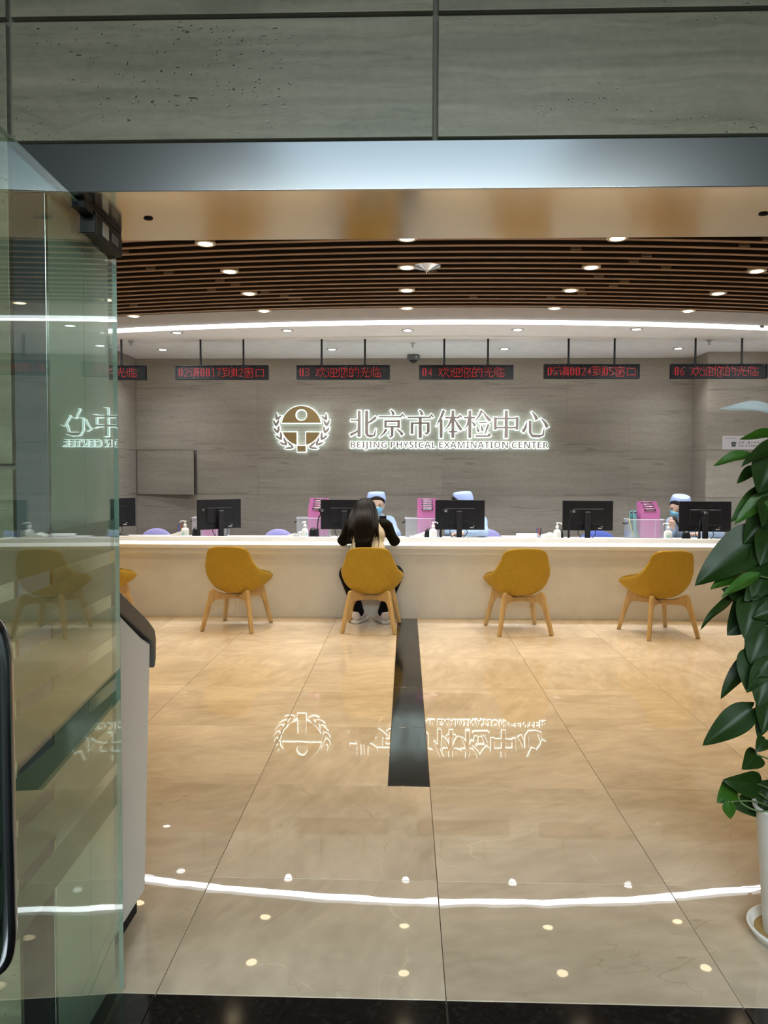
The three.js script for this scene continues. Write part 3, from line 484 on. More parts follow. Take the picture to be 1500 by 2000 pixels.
// ------------------------------------------------------------ ceiling fittings
{
  const s = thing('ceiling_disc', 'shallow conical chrome disc under the slats right of the middle lamp', 'ceiling fitting', [0.153, HS, arcZ(0.153, 5.80 - ARC_D)]);
  obj('cone', lathe([[0, -0.042], [0.012, -0.042], [0.014, -0.034], [0.1, -0.006], [0.105, -0.001], [0.104, 0.002], [0, 0.006]], 48), M({ color: rgb(0.62, 0.62, 0.62), metalness: 1, roughness: 0.22 }), s);
  obj('pin', cyl(0.0035, 0.0035, 0.02, 0, -0.05, 0, 10), chrome, s);
  const d = thing('security_camera', 'grey dome security camera on the ceiling above the characters', 'camera', [0.085, HC, -9.45]);
  obj('housing', lathe([[0, 0], [0.070, 0], [0.079, -0.012], [0.080, -0.058], [0.074, -0.066], [0, -0.066]], 36), M({ color: rgb(0.11, 0.12, 0.125), roughness: 0.5 }), d);
  obj('dome', new THREE.SphereGeometry(0.05, 28, 16, 0, Math.PI * 2, Math.PI / 2, Math.PI / 2).scale(1, 0.78, 1).translate(0, -0.066, 0), M({ color: rgb(0.008, 0.008, 0.01), roughness: 0.06 }), d);
  obj('label_plate', box(0.034, 0.016, 0.002, 0.03, -0.034, 0.074), paper, d).rotation.y = 0.0;
  const sp = thing('fire_sprinkler', 'small sprinkler head on the white ceiling above the dome camera', 'sprinkler', [0.07, HC, -8.6], 0, 'sprinkler heads');
  obj('escutcheon', lathe([[0, -0.012], [0.014, -0.012], [0.032, -0.002], [0.033, 0], [0, 0]], 24), trimGrey, sp);
  obj('head', [cyl(0.006, 0.006, 0.03, 0, -0.025, 0, 10), cyl(0.014, 0.014, 0.003, 0, -0.042, 0, 16), tube([[-0.006, -0.014, 0], [-0.012, -0.028, 0], [0, -0.042, 0], [0.012, -0.028, 0], [0.006, -0.014, 0]], 0.0022, 16, 6)], trimGrey, sp);
  copyOf(sp, [3.36, HC, -8.5], 0, 'small sprinkler head on the white ceiling near the marble pier on the right');
  copyOf(sp, [-3.12, HC, -8.47], 0, 'small sprinkler head on the white ceiling beside the leftmost display rod');
}
{ // notice on the pier
  const cv = document.createElement('canvas'); cv.width = 768; cv.height = 240; const g = cv.getContext('2d'); g.fillStyle = '#cfcbcd'; g.fillRect(0, 0, 768, 240);
  g.strokeStyle = '#85878a'; g.lineWidth = 3; g.beginPath(); g.arc(46, 40, 12, 0, 7); g.stroke(); g.beginPath(); g.moveTo(40, 40); g.lineTo(52, 40); g.stroke(); for (let i = 0; i < 8; i++) { g.strokeRect(70 + i * 20, 34, 12, 12); }
  g.fillStyle = '#1f2d2e'; g.beginPath(); g.moveTo(142, 122); g.quadraticCurveTo(188, 82, 236, 122); g.lineTo(234, 142); g.lineTo(206, 142); g.lineTo(204, 126); g.lineTo(174, 126); g.lineTo(172, 142); g.lineTo(144, 142); g.fill(); g.beginPath(); g.moveTo(166, 136); g.lineTo(212, 136); g.lineTo(228, 186); g.lineTo(150, 186); g.fill(); g.fillStyle = '#9aa6a6'; g.beginPath(); g.arc(189, 160, 11, 0, 7); g.fill();
  const H = { tou: '0444 101f f_ 1f0d 0846 7074 7454 74e2 7070 e0e4 68d8 d87f 6aef', su: '1133 0636 363d 3d5b e061 6167 675f 66f6 b6bf cae7 9bbf', jian: '0050 5024 2454 541e 021f 1fff 72e2 b0bc 64f4 76e6 79e9 5cfc', yi: '1133 0636 363d 3d5b 7092 e05f 63ef b0c2', dian: '1363 13 131c 13e3 e3ec 18e8 1cec 808d 8dff fdff', hua: '1133 0636 363d 3d5b d062 65f5 a1aa 7aea 7a7f eaef 7fef' };
  g.fillStyle = '#2b3132'; const put = (code, x, y, s) => { for (const [a, b] of dotCells(code)) g.fillRect(x + a * s, y + b * s, s * 1.25, s * 1.25); };
  ['tou', 'su', null, 'jian', 'yi', 'dian', 'hua'].forEach((k, i) => { const x = 278 + i * 53 - (i > 2 ? 4 : 0); if (k) put(H[k], x, 96, 2.4); else { g.beginPath(); g.arc(x + 6, 130, 4, 0, 7); g.fill(); } });
  g.font = 'bold 46px monospace'; g.textBaseline = 'alphabetic'; [...'010-87298452'].forEach((c, i) => g.fillText(c, 274 + i * 30.5, 190));
  const t = new THREE.CanvasTexture(cv); t.colorSpace = THREE.SRGBColorSpace;
  const s = thing('wall_notice', 'white notice with a telephone symbol and number on the marble pier', 'notice', [4.11, 1.822, -9.262]);
  obj('notice_plate', rbox(0.535, 0.167, 0.006, 0.002, 0, 0, 0.003, 2), paper, s); obj('notice_print', new THREE.PlaneGeometry(0.53, 0.163).translate(0, 0, 0.0066), M({ map: t, roughness: 0.4 }), s);
}

// ------------------------------------------------------------ glass door with striped film
{
  const d = thing('door_1', 'open frameless glass door with slanting frosted stripes and a steel pull handle', 'door', [-0.782, 0, -2.005], 0.062); delete d.userData.category; d.userData.kind = 'structure';
  const L = 0.96, H = 2.062, B = 0.006, th = 0.011;          // local z runs from the pivot towards the camera
  obj('glass_pane', box2(-th / 2, th / 2, B, H, 0.0, L), glassDoor, d);
  obj('glass_edge', [box2(-th / 2 - 0.0004, th / 2 + 0.0004, B, H, -0.0012, 0.0004), box2(-th / 2 - 0.0004, th / 2 + 0.0004, H - 0.0004, H + 0.0012, 0, L)], glassEdge, d);
  for (let k = 0; k < 7; k++) { const y1 = 1.311 - k * 0.1165; obj('frosted_stripe', box2(-th / 2 - 0.0012, -th / 2 - 0.0006, y1 - 0.0835, y1, 0.002, L), film, d); }
  // overhead pivot fitting clamped on the top corner
  const f = obj('pivot_fitting', [rbox(0.040, 0.052, 0.20, 0.004, 0.002, 2.036, 0.098), box2(-0.012, 0.02, 2.05, HL - 0.001, 0.0, 0.27)], matteBlack, d);
  obj('cover_plate', box2(0.0222, 0.0235, 2.02, 2.054, 0.11, 0.155), M({ color: rgb(0.5, 0.5, 0.46), roughness: 0.5 }), f); obj('cover_plate', box2(0.0222, 0.0235, 2.025, 2.048, 0.035, 0.09), greyPlastic, f); obj('end_cap', rbox(0.044, 0.054, 0.012, 0.003, 0.002, 2.036, 0.204), blackPlastic, f);
  const hz = 0.76;
  obj('pull_handle', [tube([[0.006, 0.575, hz], [0.022, 0.577, hz], [0.038, 0.590, hz], [0.048, 0.627, hz], [0.050, 0.707, hz], [0.050, 0.887, hz], [0.050, 1.057, hz], [0.048, 1.132, hz], [0.038, 1.169, hz], [0.022, 1.182, hz], [0.006, 1.184, hz]], 0.0155, 80, 18), cyl(0.022, 0.022, 0.006, 0, 0, 0, 24).rotateZ(Math.PI / 2).translate(0.0085, 0.575, hz), cyl(0.022, 0.022, 0.006, 0, 0, 0, 24).rotateZ(Math.PI / 2).translate(0.0085, 1.184, hz)], darkChrome, d);
}

// ------------------------------------------------------------ self-service kiosk beside the door
{
  const k = thing('service_kiosk', 'white self-service kiosk with a sloping dark screen behind the glass door', 'kiosk', [-1.11, 0, -2.08]);
  const side = poly([[0.02, 0.055], [0.335, 0.055], [0.405, 0.0 + 0.86], [0.32, 0.9], [0.0, 1.09], [0.0, 0.055]].map(([z, y]) => [z, y]));
  const body = slab(side, 0.50, 0.004, 2).rotateY(Math.PI / 2).translate(-0.25, 0, 0);
  obj('cabinet', body, M({ color: rgb(0.86, 0.89, 0.91), roughness: 0.4 }), k);
  const rim = poly([[-0.0, 1.155], [0.02, 1.165], [0.03, 1.135], [0.375, 0.945], [0.432, 0.905], [0.447, 0.87], [0.443, 0.80], [0.425, 0.775], [0.417, 0.84], [0.40, 0.872], [0.0, 1.088]]);
  obj('screen_frame', slab(rim, 0.516, 0.006, 3).rotateY(Math.PI / 2).translate(-0.258, 0, 0), greyPlastic, k);
  const sc = obj('touch_screen', rbox(0.42, 0.004, 0.30, 0.0015, 0, 0, 0), blackPlastic, k); sc.position.set(0, 1.046, -0.21); sc.rotation.x = -0.502;
  obj('plinth', box2(-0.235, 0.235, 0, 0.055, -0.30, -0.02), darkGap, k);
  obj('side_latch', rbox(0.006, 0.05, 0.022, 0.002, 0.253, 0.66, -0.055), blackPlastic, k);
}

// ------------------------------------------------------------ climbing plant in a tall white pot
{
  const X = 1.195, Z = -2.30;
  const sa = thing('pot_saucer', 'round white saucer with brown water under the tall plant pot', 'saucer', [X, 0, Z]);
  obj('dish', lathe([[0, 0.006], [0.098, 0.006], [0.117, 0.042], [0.127, 0.043], [0.128, 0.037], [0.104, 0.0], [0, 0.0]], 48), whitePlastic, sa);
  obj('water', cyl(0.106, 0.106, 0.002, 0, 0.022, 0, 40), M({ color: rgb(0.36, 0.25, 0.10), roughness: 0.08 }), sa);
  const pot = thing('plant_pot', 'tall tapering white plastic flower pot at the right edge of the doorway', 'pot', [X, 0.0065, Z]);
  obj('pot_wall', lathe([[0, 0.012], [0.080, 0.012], [0.108, 0.39], [0.118, 0.402], [0.120, 0.415], [0.114, 0.416], [0.104, 0.40], [0.0755, 0.0], [0, 0.0]].reverse(), 48), whitePlastic, pot);
  obj('soil', cyl(0.104, 0.104, 0.01, 0, 0.375, 0, 32), M({ color: rgb(0.05, 0.035, 0.025), roughness: 1 }), pot);
  const p = thing('climbing_plant', 'green heart-leaved climbing plant on a mossy pole at the right edge of the doorway', 'plant', [X, 0.387, Z]);
  const moss = M({ color: rgb(0.09, 0.06, 0.035), roughness: 1, bumpMap: feltBump, bumpScale: 0.004 });
  obj('moss_pole', metreUV(cyl(0.028, 0.03, 1.2, 0, 0.6, 0, 20), 0.3), moss, p);
  const leafGeo = (w, seed) => {
    const r = rng(seed), nu = 8, nv = 14, pos = [], uv = [], idx = [], fold = 0.16 + r() * 0.14, droop = 0.10 + r() * 0.16, wave = r() * 6;
    for (let i = 0; i <= nv; i++) for (let j = 0; j <= nu; j++) {
      const v = i / nv, u = j / nu * 2 - 1, hw = w * 0.56 * Math.pow(Math.sin(Math.PI * Math.pow(clamp(v * 0.97 + 0.03, 0, 1), 0.62)), 0.8) * (v > 0.97 ? 0.6 : 1);
      const lobe = v < 0.12 ? -0.10 * (1 - v / 0.12) * Math.sin(Math.abs(u) * Math.PI) * (w > 0.3 ? 1 : 0.4) : 0;
      pos.push(u * hw, Math.abs(u) * hw * fold * 1.6 - droop * v * v + 0.018 * Math.sin(v * 9 + wave) * Math.abs(u), v + lobe); uv.push(j / nu, v);
    }
    for (let i = 0; i < nv; i++) for (let j = 0; j < nu; j++) { const a = i * (nu + 1) + j, b = a + 1, c = a + nu + 1, d = c + 1; idx.push(a, c, b, b, c, d); }
    const g = new THREE.BufferGeometry(); g.setAttribute('position', new THREE.Float32BufferAttribute(pos, 3)); g.setAttribute('uv', new THREE.Float32BufferAttribute(uv, 2)); g.setIndex(idx); g.computeVertexNormals(); return g;
  };
  const lm = [[0.28, 0.31, 0.26], [0.62, 0.76, 0.36], [0.95, 1.05, 0.95], [0.55, 0.62, 0.63]].map((c, k) => M({ map: k === 3 ? null : leafTex, color: rgb(...c), roughness: k === 3 ? 0.25 : 0.45, ior: 1.4, side: THREE.DoubleSide }));  // the last, plain colour carries the silvery glare of the top leaf
  const stemMat = M({ color: rgb(0.10, 0.15, 0.05), roughness: 0.5 });
  const list = [
  '0.930 1.648 -2.238 1.110 1.618 -2.265 0.25 0.5 3',
  '0.998 1.565 -2.259 1.130 1.551 -2.289 0.4 0.6 1',
  '0.931 1.476 -2.300 1.034 1.495 -2.303 0.38 0.5 2',
  '0.971 1.486 -2.202 1.108 1.528 -2.244 0.36 0.6 0',
  '1.041 1.386 -2.241 1.087 1.477 -2.253 0.95 0.15 0',
  '1.028 1.418 -2.359 1.096 1.457 -2.383 0.45 0.4 1',
  '1.002 1.302 -2.334 1.111 1.393 -2.358 0.34 0.3 1',
  '0.995 1.295 -2.302 1.101 1.376 -2.310 0.34 0.4 2',
  '1.045 1.307 -2.302 1.145 1.392 -2.345 0.7 0.2 0',
  '1.025 1.239 -2.284 1.116 1.322 -2.321 0.7 0.2 0',
  '0.882 1.106 -2.307 1.096 1.260 -2.311 0.44 0.35 0',
  '0.936 1.092 -2.321 1.063 1.149 -2.351 0.4 0.5 1',
  '0.934 1.086 -2.248 1.044 1.137 -2.250 0.34 0.6 2',
  '0.904 0.977 -2.338 1.029 1.057 -2.362 0.22 0.7 0',
  '0.996 0.951 -2.315 1.131 1.065 -2.359 0.72 0.2 0',
  '0.987 1.084 -2.314 1.116 1.042 -2.360 0.66 0.2 0',
  '1.025 1.123 -2.263 1.116 1.230 -2.303 0.55 0.2 0',
  '1.029 0.905 -2.271 1.113 0.977 -2.318 0.6 0.2 1',
  '0.975 0.743 -2.341 1.075 0.872 -2.345 0.3 0.5 0',
  '1.015 0.805 -2.222 1.075 0.890 -2.233 0.5 0.2 0',
  '1.125 0.747 -2.354 1.154 0.806 -2.376 0.5 0.2 0',
  '0.916 0.610 -2.300 1.065 0.717 -2.315 0.42 0.3 0',
  '1.071 0.637 -2.281 1.104 0.719 -2.300 0.5 0.3 0',
  '1.059 0.608 -2.256 1.093 0.632 -2.285 0.8 0.2 0',
  '1.037 0.540 -2.293 1.094 0.565 -2.339 0.75 0.2 0',
  '0.998 0.488 -2.309 1.107 0.466 -2.356 0.62 0.15 0',
  '0.986 0.418 -2.337 1.045 0.442 -2.387 0.75 0.2 1',
  '1.005 0.372 -2.307 0.999 0.425 -2.316 0.65 0.15 1',
  '1.036 0.399 -2.338 1.120 0.405 -2.386 0.85 0.15 0',
  '1.112 0.378 -2.345 1.160 0.461 -2.373 0.7 0.2 0',
  '1.123 0.321 -2.314 1.115 0.384 -2.325 0.5 0.3 0',
  '1.067 1.164 -2.333 1.150 1.177 -2.362 0.6 0.3 0',
  '1.033 1.014 -2.246 1.106 1.037 -2.249 0.7 0.3 0',
  '1.086 0.925 -2.337 1.183 0.931 -2.386 0.7 0.2 0',
  '1.037 0.846 -2.214 1.127 0.882 -2.254 0.6 0.3 0',
  '1.054 1.340 -2.266 1.119 1.348 -2.273 0.6 0.4 1',
  '1.049 1.439 -2.247 1.131 1.424 -2.285 0.6 0.4 0',
  ].map((s) => s.split(' ').map(Number));
  for (const [x, y, dx, dy, w] of [[1.06, 1.06, -0.05, -0.10, 0.75], [1.09, 0.98, -0.06, -0.10, 0.7], [1.07, 0.90, -0.05, -0.11, 0.75], [1.10, 0.84, -0.045, -0.09, 0.7], [1.09, 1.16, -0.06, -0.09, 0.7], [1.10, 1.26, -0.05, -0.08, 0.7], [1.11, 0.75, -0.04, -0.08, 0.7], [1.10, 1.36, -0.05, -0.07, 0.6], [1.08, 1.12, -0.07, -0.05, 0.6]]) list.push([x + dx, y + dy, -2.26 + y * 0.02, x, y, -2.29, w, 0.2, 0]);
  const r = rng(21);
  for (let i = 0; i < 60; i++) {                       // the rest of the crown, turned to the room and to the right
    const y = 0.45 + 1.08 * r(), a = (r() * 1.5 - 0.45) * Math.PI, l = 0.08 + r() * 0.07, rr = 0.05 + r() * 0.05;
    if (Math.cos(a) < -0.2) continue;
    const bx = X + Math.cos(a) * rr + 0.02, bz = Z + Math.sin(a) * rr; list.push([bx + Math.cos(a) * l, y - 0.03 - r() * 0.06, bz + Math.sin(a) * l * 0.7, bx, y + 0.02, bz, 0.6 + r() * 0.25, 0.3 + r() * 0.3, r() < 0.7 ? 0 : 1]);
  }
  list.forEach(([tx, ty, tz, bx, by, bz, w, up, kind], i) => {
    const B = V(bx - X, by - 0.387, bz - Z), D = V(tx - bx, ty - by, tz - bz), len = D.length(); D.normalize();
    const n = V(-0.25, up, 1 - up).normalize(); n.addScaledVector(D, -n.dot(D)).normalize(); const side = n.clone().cross(D);
    const m = obj('leaf', leafGeo(w, 900 + i), lm[kind], p); m.matrix.makeBasis(side, n, D).scale(V(len, len, len)).setPosition(B); m.matrix.decompose(m.position, m.quaternion, m.scale);
    const node = V(clamp(B.x * 0.2, -0.02, 0.03), clamp(B.y - 0.05 - 0.3 * Math.abs(B.x), 0.0, 1.2), clamp(B.z * 0.2, -0.02, 0.02)), mid = node.clone().lerp(B, 0.55).add(V(0, 0.025, 0.01));
    obj('petiole', tube([[node.x, node.y, node.z], [mid.x, mid.y, mid.z], [B.x, B.y, B.z]], 0.0026, 10, 5), stemMat, p);
  });
  obj('vine', tube([[0.03, -0.01, 0.04], [-0.045, 0.045, 0.05], [-0.13, 0.035, 0.04], [-0.18, 0.06, 0.03], [-0.185, 0.085, 0.03]], 0.0028, 24, 6), stemMat, p);
}

// ------------------------------------------------------------ things on the staff desk
const DESK = 0.7285;
function makeMonitor(label) {
  const m = thing('monitor', label, 'monitor', [0, 0, 0], 0, 'monitors on the staff desk');
  const cy = 0.262;                                   // centre of the panel over the desk
  obj('back_cover', [rbox(0.535, 0.322, 0.022, 0.005, 0, cy, 0), rbox(0.33, 0.17, 0.03, 0.012, 0, cy - 0.01, 0.006)], blackPlastic, m);
  obj('screen', box(0.518, 0.298, 0.002, 0, cy + 0.004, -0.0115), M({ color: rgb(0.02, 0.022, 0.026), roughness: 0.12 }), m);
  const nk = obj('stand_neck', [rbox(0.058, 0.29, 0.028, 0.006, -0.01, 0.155, 0.052)], matteBlack, m); obj('neck_cap', rbox(0.052, 0.008, 0.012, 0.002, -0.01, 0.303, 0.058), greyPlastic, nk);
  obj('stand_base', rbox(0.24, 0.012, 0.18, 0.005, -0.01, 0.006, 0.03), matteBlack, m);
  obj('vent_slot', box(0.20, 0.004, 0.002, -0.03, cy + 0.095, 0.0115), darkGap, m);
  obj('type_label', [box(0.042, 0.011, 0.0012, 0.13, cy - 0.136, 0.0118), box(0.02, 0.006, 0.0012, 0.15, cy - 0.118, 0.0118)], M({ color: rgb(0.42, 0.42, 0.41), roughness: 0.6 }), m);
  obj('cable', [tube([[0.06, cy - 0.12, 0.03], [0.075, 0.07, 0.05], [0.02, 0.02, 0.07], [-0.08, 0.012, 0.06]], 0.004, 20, 6), tube([[-0.09, cy - 0.12, 0.03], [-0.11, 0.08, 0.05], [-0.07, 0.02, 0.08], [-0.0, 0.015, 0.09]], 0.004, 20, 6)], matteBlack, m);
  return m;
}
const mon = makeMonitor('black monitor seen from behind, turned sideways, leftmost beside the ajar hatch'); mon.position.set(-2.03, DESK, -8.10); mon.rotation.y = 0.78;
copyOf(mon, [-0.66, DESK, -8.15], 0.05, 'black monitor seen from behind, partly hidden by the seated woman with long hair');
copyOf(mon, [0.585, DESK, -8.15], 0, 'black monitor seen from behind, in front of the bent-down nurse whose cap tops it');
copyOf(mon, [1.955, DESK, -8.13], -0.03, 'black monitor seen from behind, standing alone right of the paper roll');
copyOf(mon, [3.17, DESK, -8.05], -0.06, 'black monitor seen from behind, hiding the nurse with the microphone');
copyOf(mon, [-3.27, DESK, -8.3], 0.9, 'black monitor seen edge-on through the glass door');

const labelTex = (() => { const c = document.createElement('canvas'); c.width = 128; c.height = 160; const g = c.getContext('2d'); g.fillStyle = '#dfe9e8'; g.fillRect(0, 0, 128, 160); g.fillStyle = '#9fd0d2'; g.fillRect(14, 16, 44, 58); g.fillStyle = '#b9d6d8'; for (let i = 0; i < 5; i++) g.fillRect(66, 20 + i * 12, 40, 5); g.fillStyle = '#2f8796'; g.fillRect(0, 104, 128, 56); g.fillStyle = '#d6ecec'; for (let i = 0; i < 3; i++) g.fillRect(30, 116 + i * 13, 66, 5); const t = new THREE.CanvasTexture(c); t.colorSpace = THREE.SRGBColorSpace; return t; })();
function makeBottle(label) {
  const b = thing('pump_bottle', label, 'bottle', [0, 0, 0], 0, 'hand sanitizer pump bottles');
  obj('body', lathe([[0, 0], [0.040, 0], [0.043, 0.005], [0.043, 0.095], [0.039, 0.112], [0.024, 0.124], [0.014, 0.128], [0.0135, 0.142], [0, 0.142]], 32).scale(1, 1, 0.72), whitePlastic, b);
  obj('body_label', new THREE.CylinderGeometry(0.0436, 0.0436, 0.078, 24, 1, true, -0.95, 1.9).scale(1, 1, 0.72).translate(0, 0.045, 0), M({ map: labelTex, roughness: 0.4, side: THREE.DoubleSide }), b);
  const p = obj('pump_collar', lathe([[0, 0.140], [0.0165, 0.140], [0.017, 0.146], [0.0165, 0.162], [0.010, 0.168], [0.006, 0.17], [0.0055, 0.19], [0, 0.19]], 24), whitePlastic, b);
  obj('pump_spout', [rbox(0.026, 0.011, 0.019, 0.004, 0.0, 0.193, 0), tube([[0, 0.194, 0], [-0.03, 0.197, 0.0], [-0.05, 0.192, 0.0], [-0.056, 0.180, 0]], 0.0047, 16, 8)], whitePlastic, p);
  return b;
}
const bottle = makeBottle('white pump bottle with teal label, leftmost, its spout pointing left by the sideways monitor'); bottle.position.set(-2.355, DESK, -7.93); bottle.rotation.y = 0.0;
copyOf(bottle, [-1.072, DESK, -7.93], 1.25, 'white pump bottle with teal label before the bin left of the seated woman');
copyOf(bottle, [0.288, DESK, -7.95], 2.6, 'white pump bottle in front of the pink clipboards just right of the seated woman');
copyOf(bottle, [1.59, DESK, -7.92], 2.3, 'white pump bottle beside the lone monitor and the white paper roll');
copyOf(bottle, [2.735, DESK, -7.9], 0.15, 'white pump bottle with spout pointing left, right of the aqua clipboards');

function makeBin(label) {
  const b = thing('plastic_bin', label, 'bin', [0, 0, 0], 0, 'clear plastic bins of clipboards'), w = 0.37, h = 0.21, d = 0.215, t = 0.004;
  obj('walls', [box(w, h, t, 0, h / 2, d / 2), box(w, h, t, 0, h / 2, -d / 2), box(t, h, d - 0.01, w / 2 - t / 2, h / 2, 0), box(t, h, d - 0.01, -w / 2 + t / 2, h / 2, 0), box(w - 0.01, t, d - 0.01, 0, t / 2, 0)], clearPlastic, b);
  obj('rim', [rbox(w + 0.014, 0.009, 0.009, 0.003, 0, h, d / 2 + 0.002), rbox(w + 0.014, 0.009, 0.009, 0.003, 0, h, -d / 2 - 0.002), rbox(0.009, 0.009, d, 0.003, w / 2 + 0.002, h, 0), rbox(0.009, 0.009, d, 0.003, -w / 2 - 0.002, h, 0), box(0.004, h, 0.004, 0.09, h / 2, d / 2 + 0.003)], M({ color: rgb(0.78, 0.8, 0.85), transmission: 0.5, roughness: 0.35, thickness: 0 }), b);
  obj('handle', tube([[-w / 2 - 0.003, h - 0.035, 0.05], [-w / 2 - 0.03, h - 0.05, 0.045], [-w / 2 - 0.034, h - 0.052, 0], [-w / 2 - 0.03, h - 0.05, -0.045], [-w / 2 - 0.003, h - 0.035, -0.05]], 0.006, 20, 8), blackPlastic, b);
  return b;
}
const bin = makeBin('clear plastic bin behind the sideways monitor, leftmost of the bins'); bin.position.set(-2.20, DESK, -8.40);
copyOf(bin, [-1.03, DESK, -8.40], 0.02, 'clear plastic bin left of the seated woman, its black handle facing left');
copyOf(bin, [0.18, DESK, -8.40], 0.0, 'clear plastic bin between the seated woman and the next monitor');
copyOf(bin, [2.64, DESK, -8.40], 0.02, 'clear plastic bin that holds aqua boards beside the pink ones, rightmost of the bins');
function makeBoard(mat, label) {
  const b = thing('clipboard', label, 'clipboard', [0, 0, 0], 0, 'clipboards in the bins');
  const s = new THREE.Shape(), w = 0.11, h = 0.33, r = 0.012; s.moveTo(-w + r, 0); s.lineTo(w - r, 0); s.quadraticCurveTo(w, 0, w, r); s.lineTo(w, h - r); s.quadraticCurveTo(w, h, w - r, h); s.lineTo(-w + r, h); s.quadraticCurveTo(-w, h, -w, h - r); s.lineTo(-w, r); s.quadraticCurveTo(-w, 0, -w + r, 0);
  obj('board', slab(s, 0.004, 0.0008, 1), mat, b);
  const c = obj('spring_clip', [rbox(0.105, 0.0185, 0.007, 0.0025, 0, h - 0.021, 0.0075), tube([[-0.05, h - 0.014, 0.006], [-0.045, h - 0.012, 0.013], [0.045, h - 0.012, 0.013], [0.05, h - 0.014, 0.006]], 0.0028, 16, 6)], chrome, b);
  obj('clip_end', [rbox(0.013, 0.018, 0.012, 0.003, -0.056, h - 0.021, 0.008), rbox(0.013, 0.018, 0.012, 0.003, 0.056, h - 0.021, 0.008)], blackPlastic, c);
  return b;
}
const pinkProto = makeBoard(pinkBoard, 'x'), ORD = ['hindmost and tallest', 'second from the back', 'third from the back', 'fourth from the back', 'front one'];
let firstBoard = true;
function stackTall(x, z, turn, n, where) {             // taller boards at the back, so that every clip shows
  for (let i = 0; i < n; i++) {
    const lb = `pink clipboard, ${i === n - 1 ? ORD[4] : ORD[i]} of the stack ${where}`;
    const b = firstBoard ? pinkProto : copyOf(pinkProto, [0, 0, 0], turn, lb); firstBoard = false;
    b.userData.label = lb; b.position.set(x + (i % 2) * 0.004 - 0.002, DESK + 0.005 + 0.0235 * (n - 1 - i), z - 0.085 + i * 0.036); b.rotation.set(-0.04, turn, 0, 'YXZ');
  }
}
stackTall(-2.19, -8.40, 0.02, 4, 'behind the sideways monitor');
stackTall(-0.98, -8.40, 0, 5, 'left of the seated woman');
stackTall(0.24, -8.40, 0, 5, 'right of the seated woman');
stackTall(2.70, -8.40, 0.03, 4, 'beside the aqua boards');
{ // folded cartons under the boards in each bin, so that the hind boards stand higher
  [[-2.19, -8.40], [-0.98, -8.40], [0.24, -8.40], [2.70, -8.40]].forEach(([x, z], i) => {
    const s = thing('carton_riser', ['stepped grey carton inside the leftmost plastic bin', 'stepped grey carton inside the bin left of the seated woman', 'stepped grey carton inside the bin right of the seated woman', 'stepped grey carton inside the bin with aqua boards'][i], 'carton', [x, DESK + 0.0045, z]);
    const n = i === 0 || i === 3 ? 4 : 5; obj('carton_step', Array.from({ length: n - 1 }, (_, k) => box(0.2, 0.0235 * (n - 1 - k) - 0.001, 0.034, 0, 0.0235 * (n - 1 - k) / 2, -0.083 + k * 0.036)), M({ color: rgb(0.4, 0.38, 0.36), roughness: 0.9 }), s);
  });
  for (const [i, x] of [[0, 2.515], [1, 2.545]]) { const b = copyOf(pinkProto, [x, DESK + 0.008, -8.42 + i * 0.03], 0.6, i ? 'aqua clipboard nearer the pink boards in the rightmost bin' : 'aqua clipboard leaning leftmost in the rightmost bin', undefined, 'aqua_clipboard'); b.children[0].material = aquaBoard; b.rotation.set(0, 0.9, 0.10 - i * 0.03); b.scale.set(0.45, 0.9, 1); }
  const fo = thing('clear_folder', 'clear document folder with a yellow edge leaning in the rightmost bin', 'folder', [2.495, DESK + 0.006, -8.36], 0.2); obj('sheet', box(0.003, 0.23, 0.12, 0, 0.115, 0), clearPlastic, fo).rotation.z = 0.30; obj('edge', box(0.006, 0.23, 0.006, 0, 0.115, 0.06), M({ color: rgb(0.7, 0.6, 0.12), roughness: 0.5 }), fo).rotation.z = 0.30;
}
function makeCam(label) {
  const c = thing('gooseneck_camera', label, 'desk camera', [0, 0, 0], 0, 'gooseneck cameras beside the monitors');
  obj('base', lathe([[0, 0], [0.042, 0], [0.044, 0.006], [0.038, 0.016], [0.014, 0.022], [0, 0.022]], 28), matteBlack, c);
  obj('sleeve', cyl(0.011, 0.013, 0.10, 0, 0.07, 0, 16), matteBlack, c);
  obj('gooseneck', tube([[0, 0.11, 0], [0.002, 0.18, 0.0], [0.012, 0.235, 0], [0.034, 0.275, 0], [0.04, 0.30, 0]], 0.0058, 28, 10), matteBlack, c);
  const h = obj('head', [rbox(0.062, 0.03, 0.03, 0.006, 0.042, 0.312, 0), rbox(0.02, 0.045, 0.026, 0.004, 0.036, 0.295, 0)], blackPlastic, c);
  obj('lens_ring', [new THREE.TorusGeometry(0.009, 0.0022, 8, 20).translate(0.05, 0.313, 0.0155), box(0.003, 0.02, 0.002, 0.07, 0.313, 0.0152), box(0.003, 0.014, 0.002, 0.03, 0.313, 0.0152)], chrome, h);
  return c;
}
const cam = makeCam('black gooseneck camera left of the sideways monitor, before pink boards'); cam.position.set(-2.215, DESK, -7.95);
copyOf(cam, [-0.945, DESK, -8.0], 0, 'black gooseneck camera curving up left of the monitor beside the seated woman');
copyOf(cam, [0.372, DESK, -7.98], 0, 'black gooseneck camera in front of the monitor that hides the bent-down nurse');
copyOf(cam, [1.72, DESK, -7.97], 0, 'black gooseneck camera in front of the lone monitor');
copyOf(cam, [3.05, DESK, -7.88], -0.2, 'black gooseneck camera in front of the rightmost monitor');
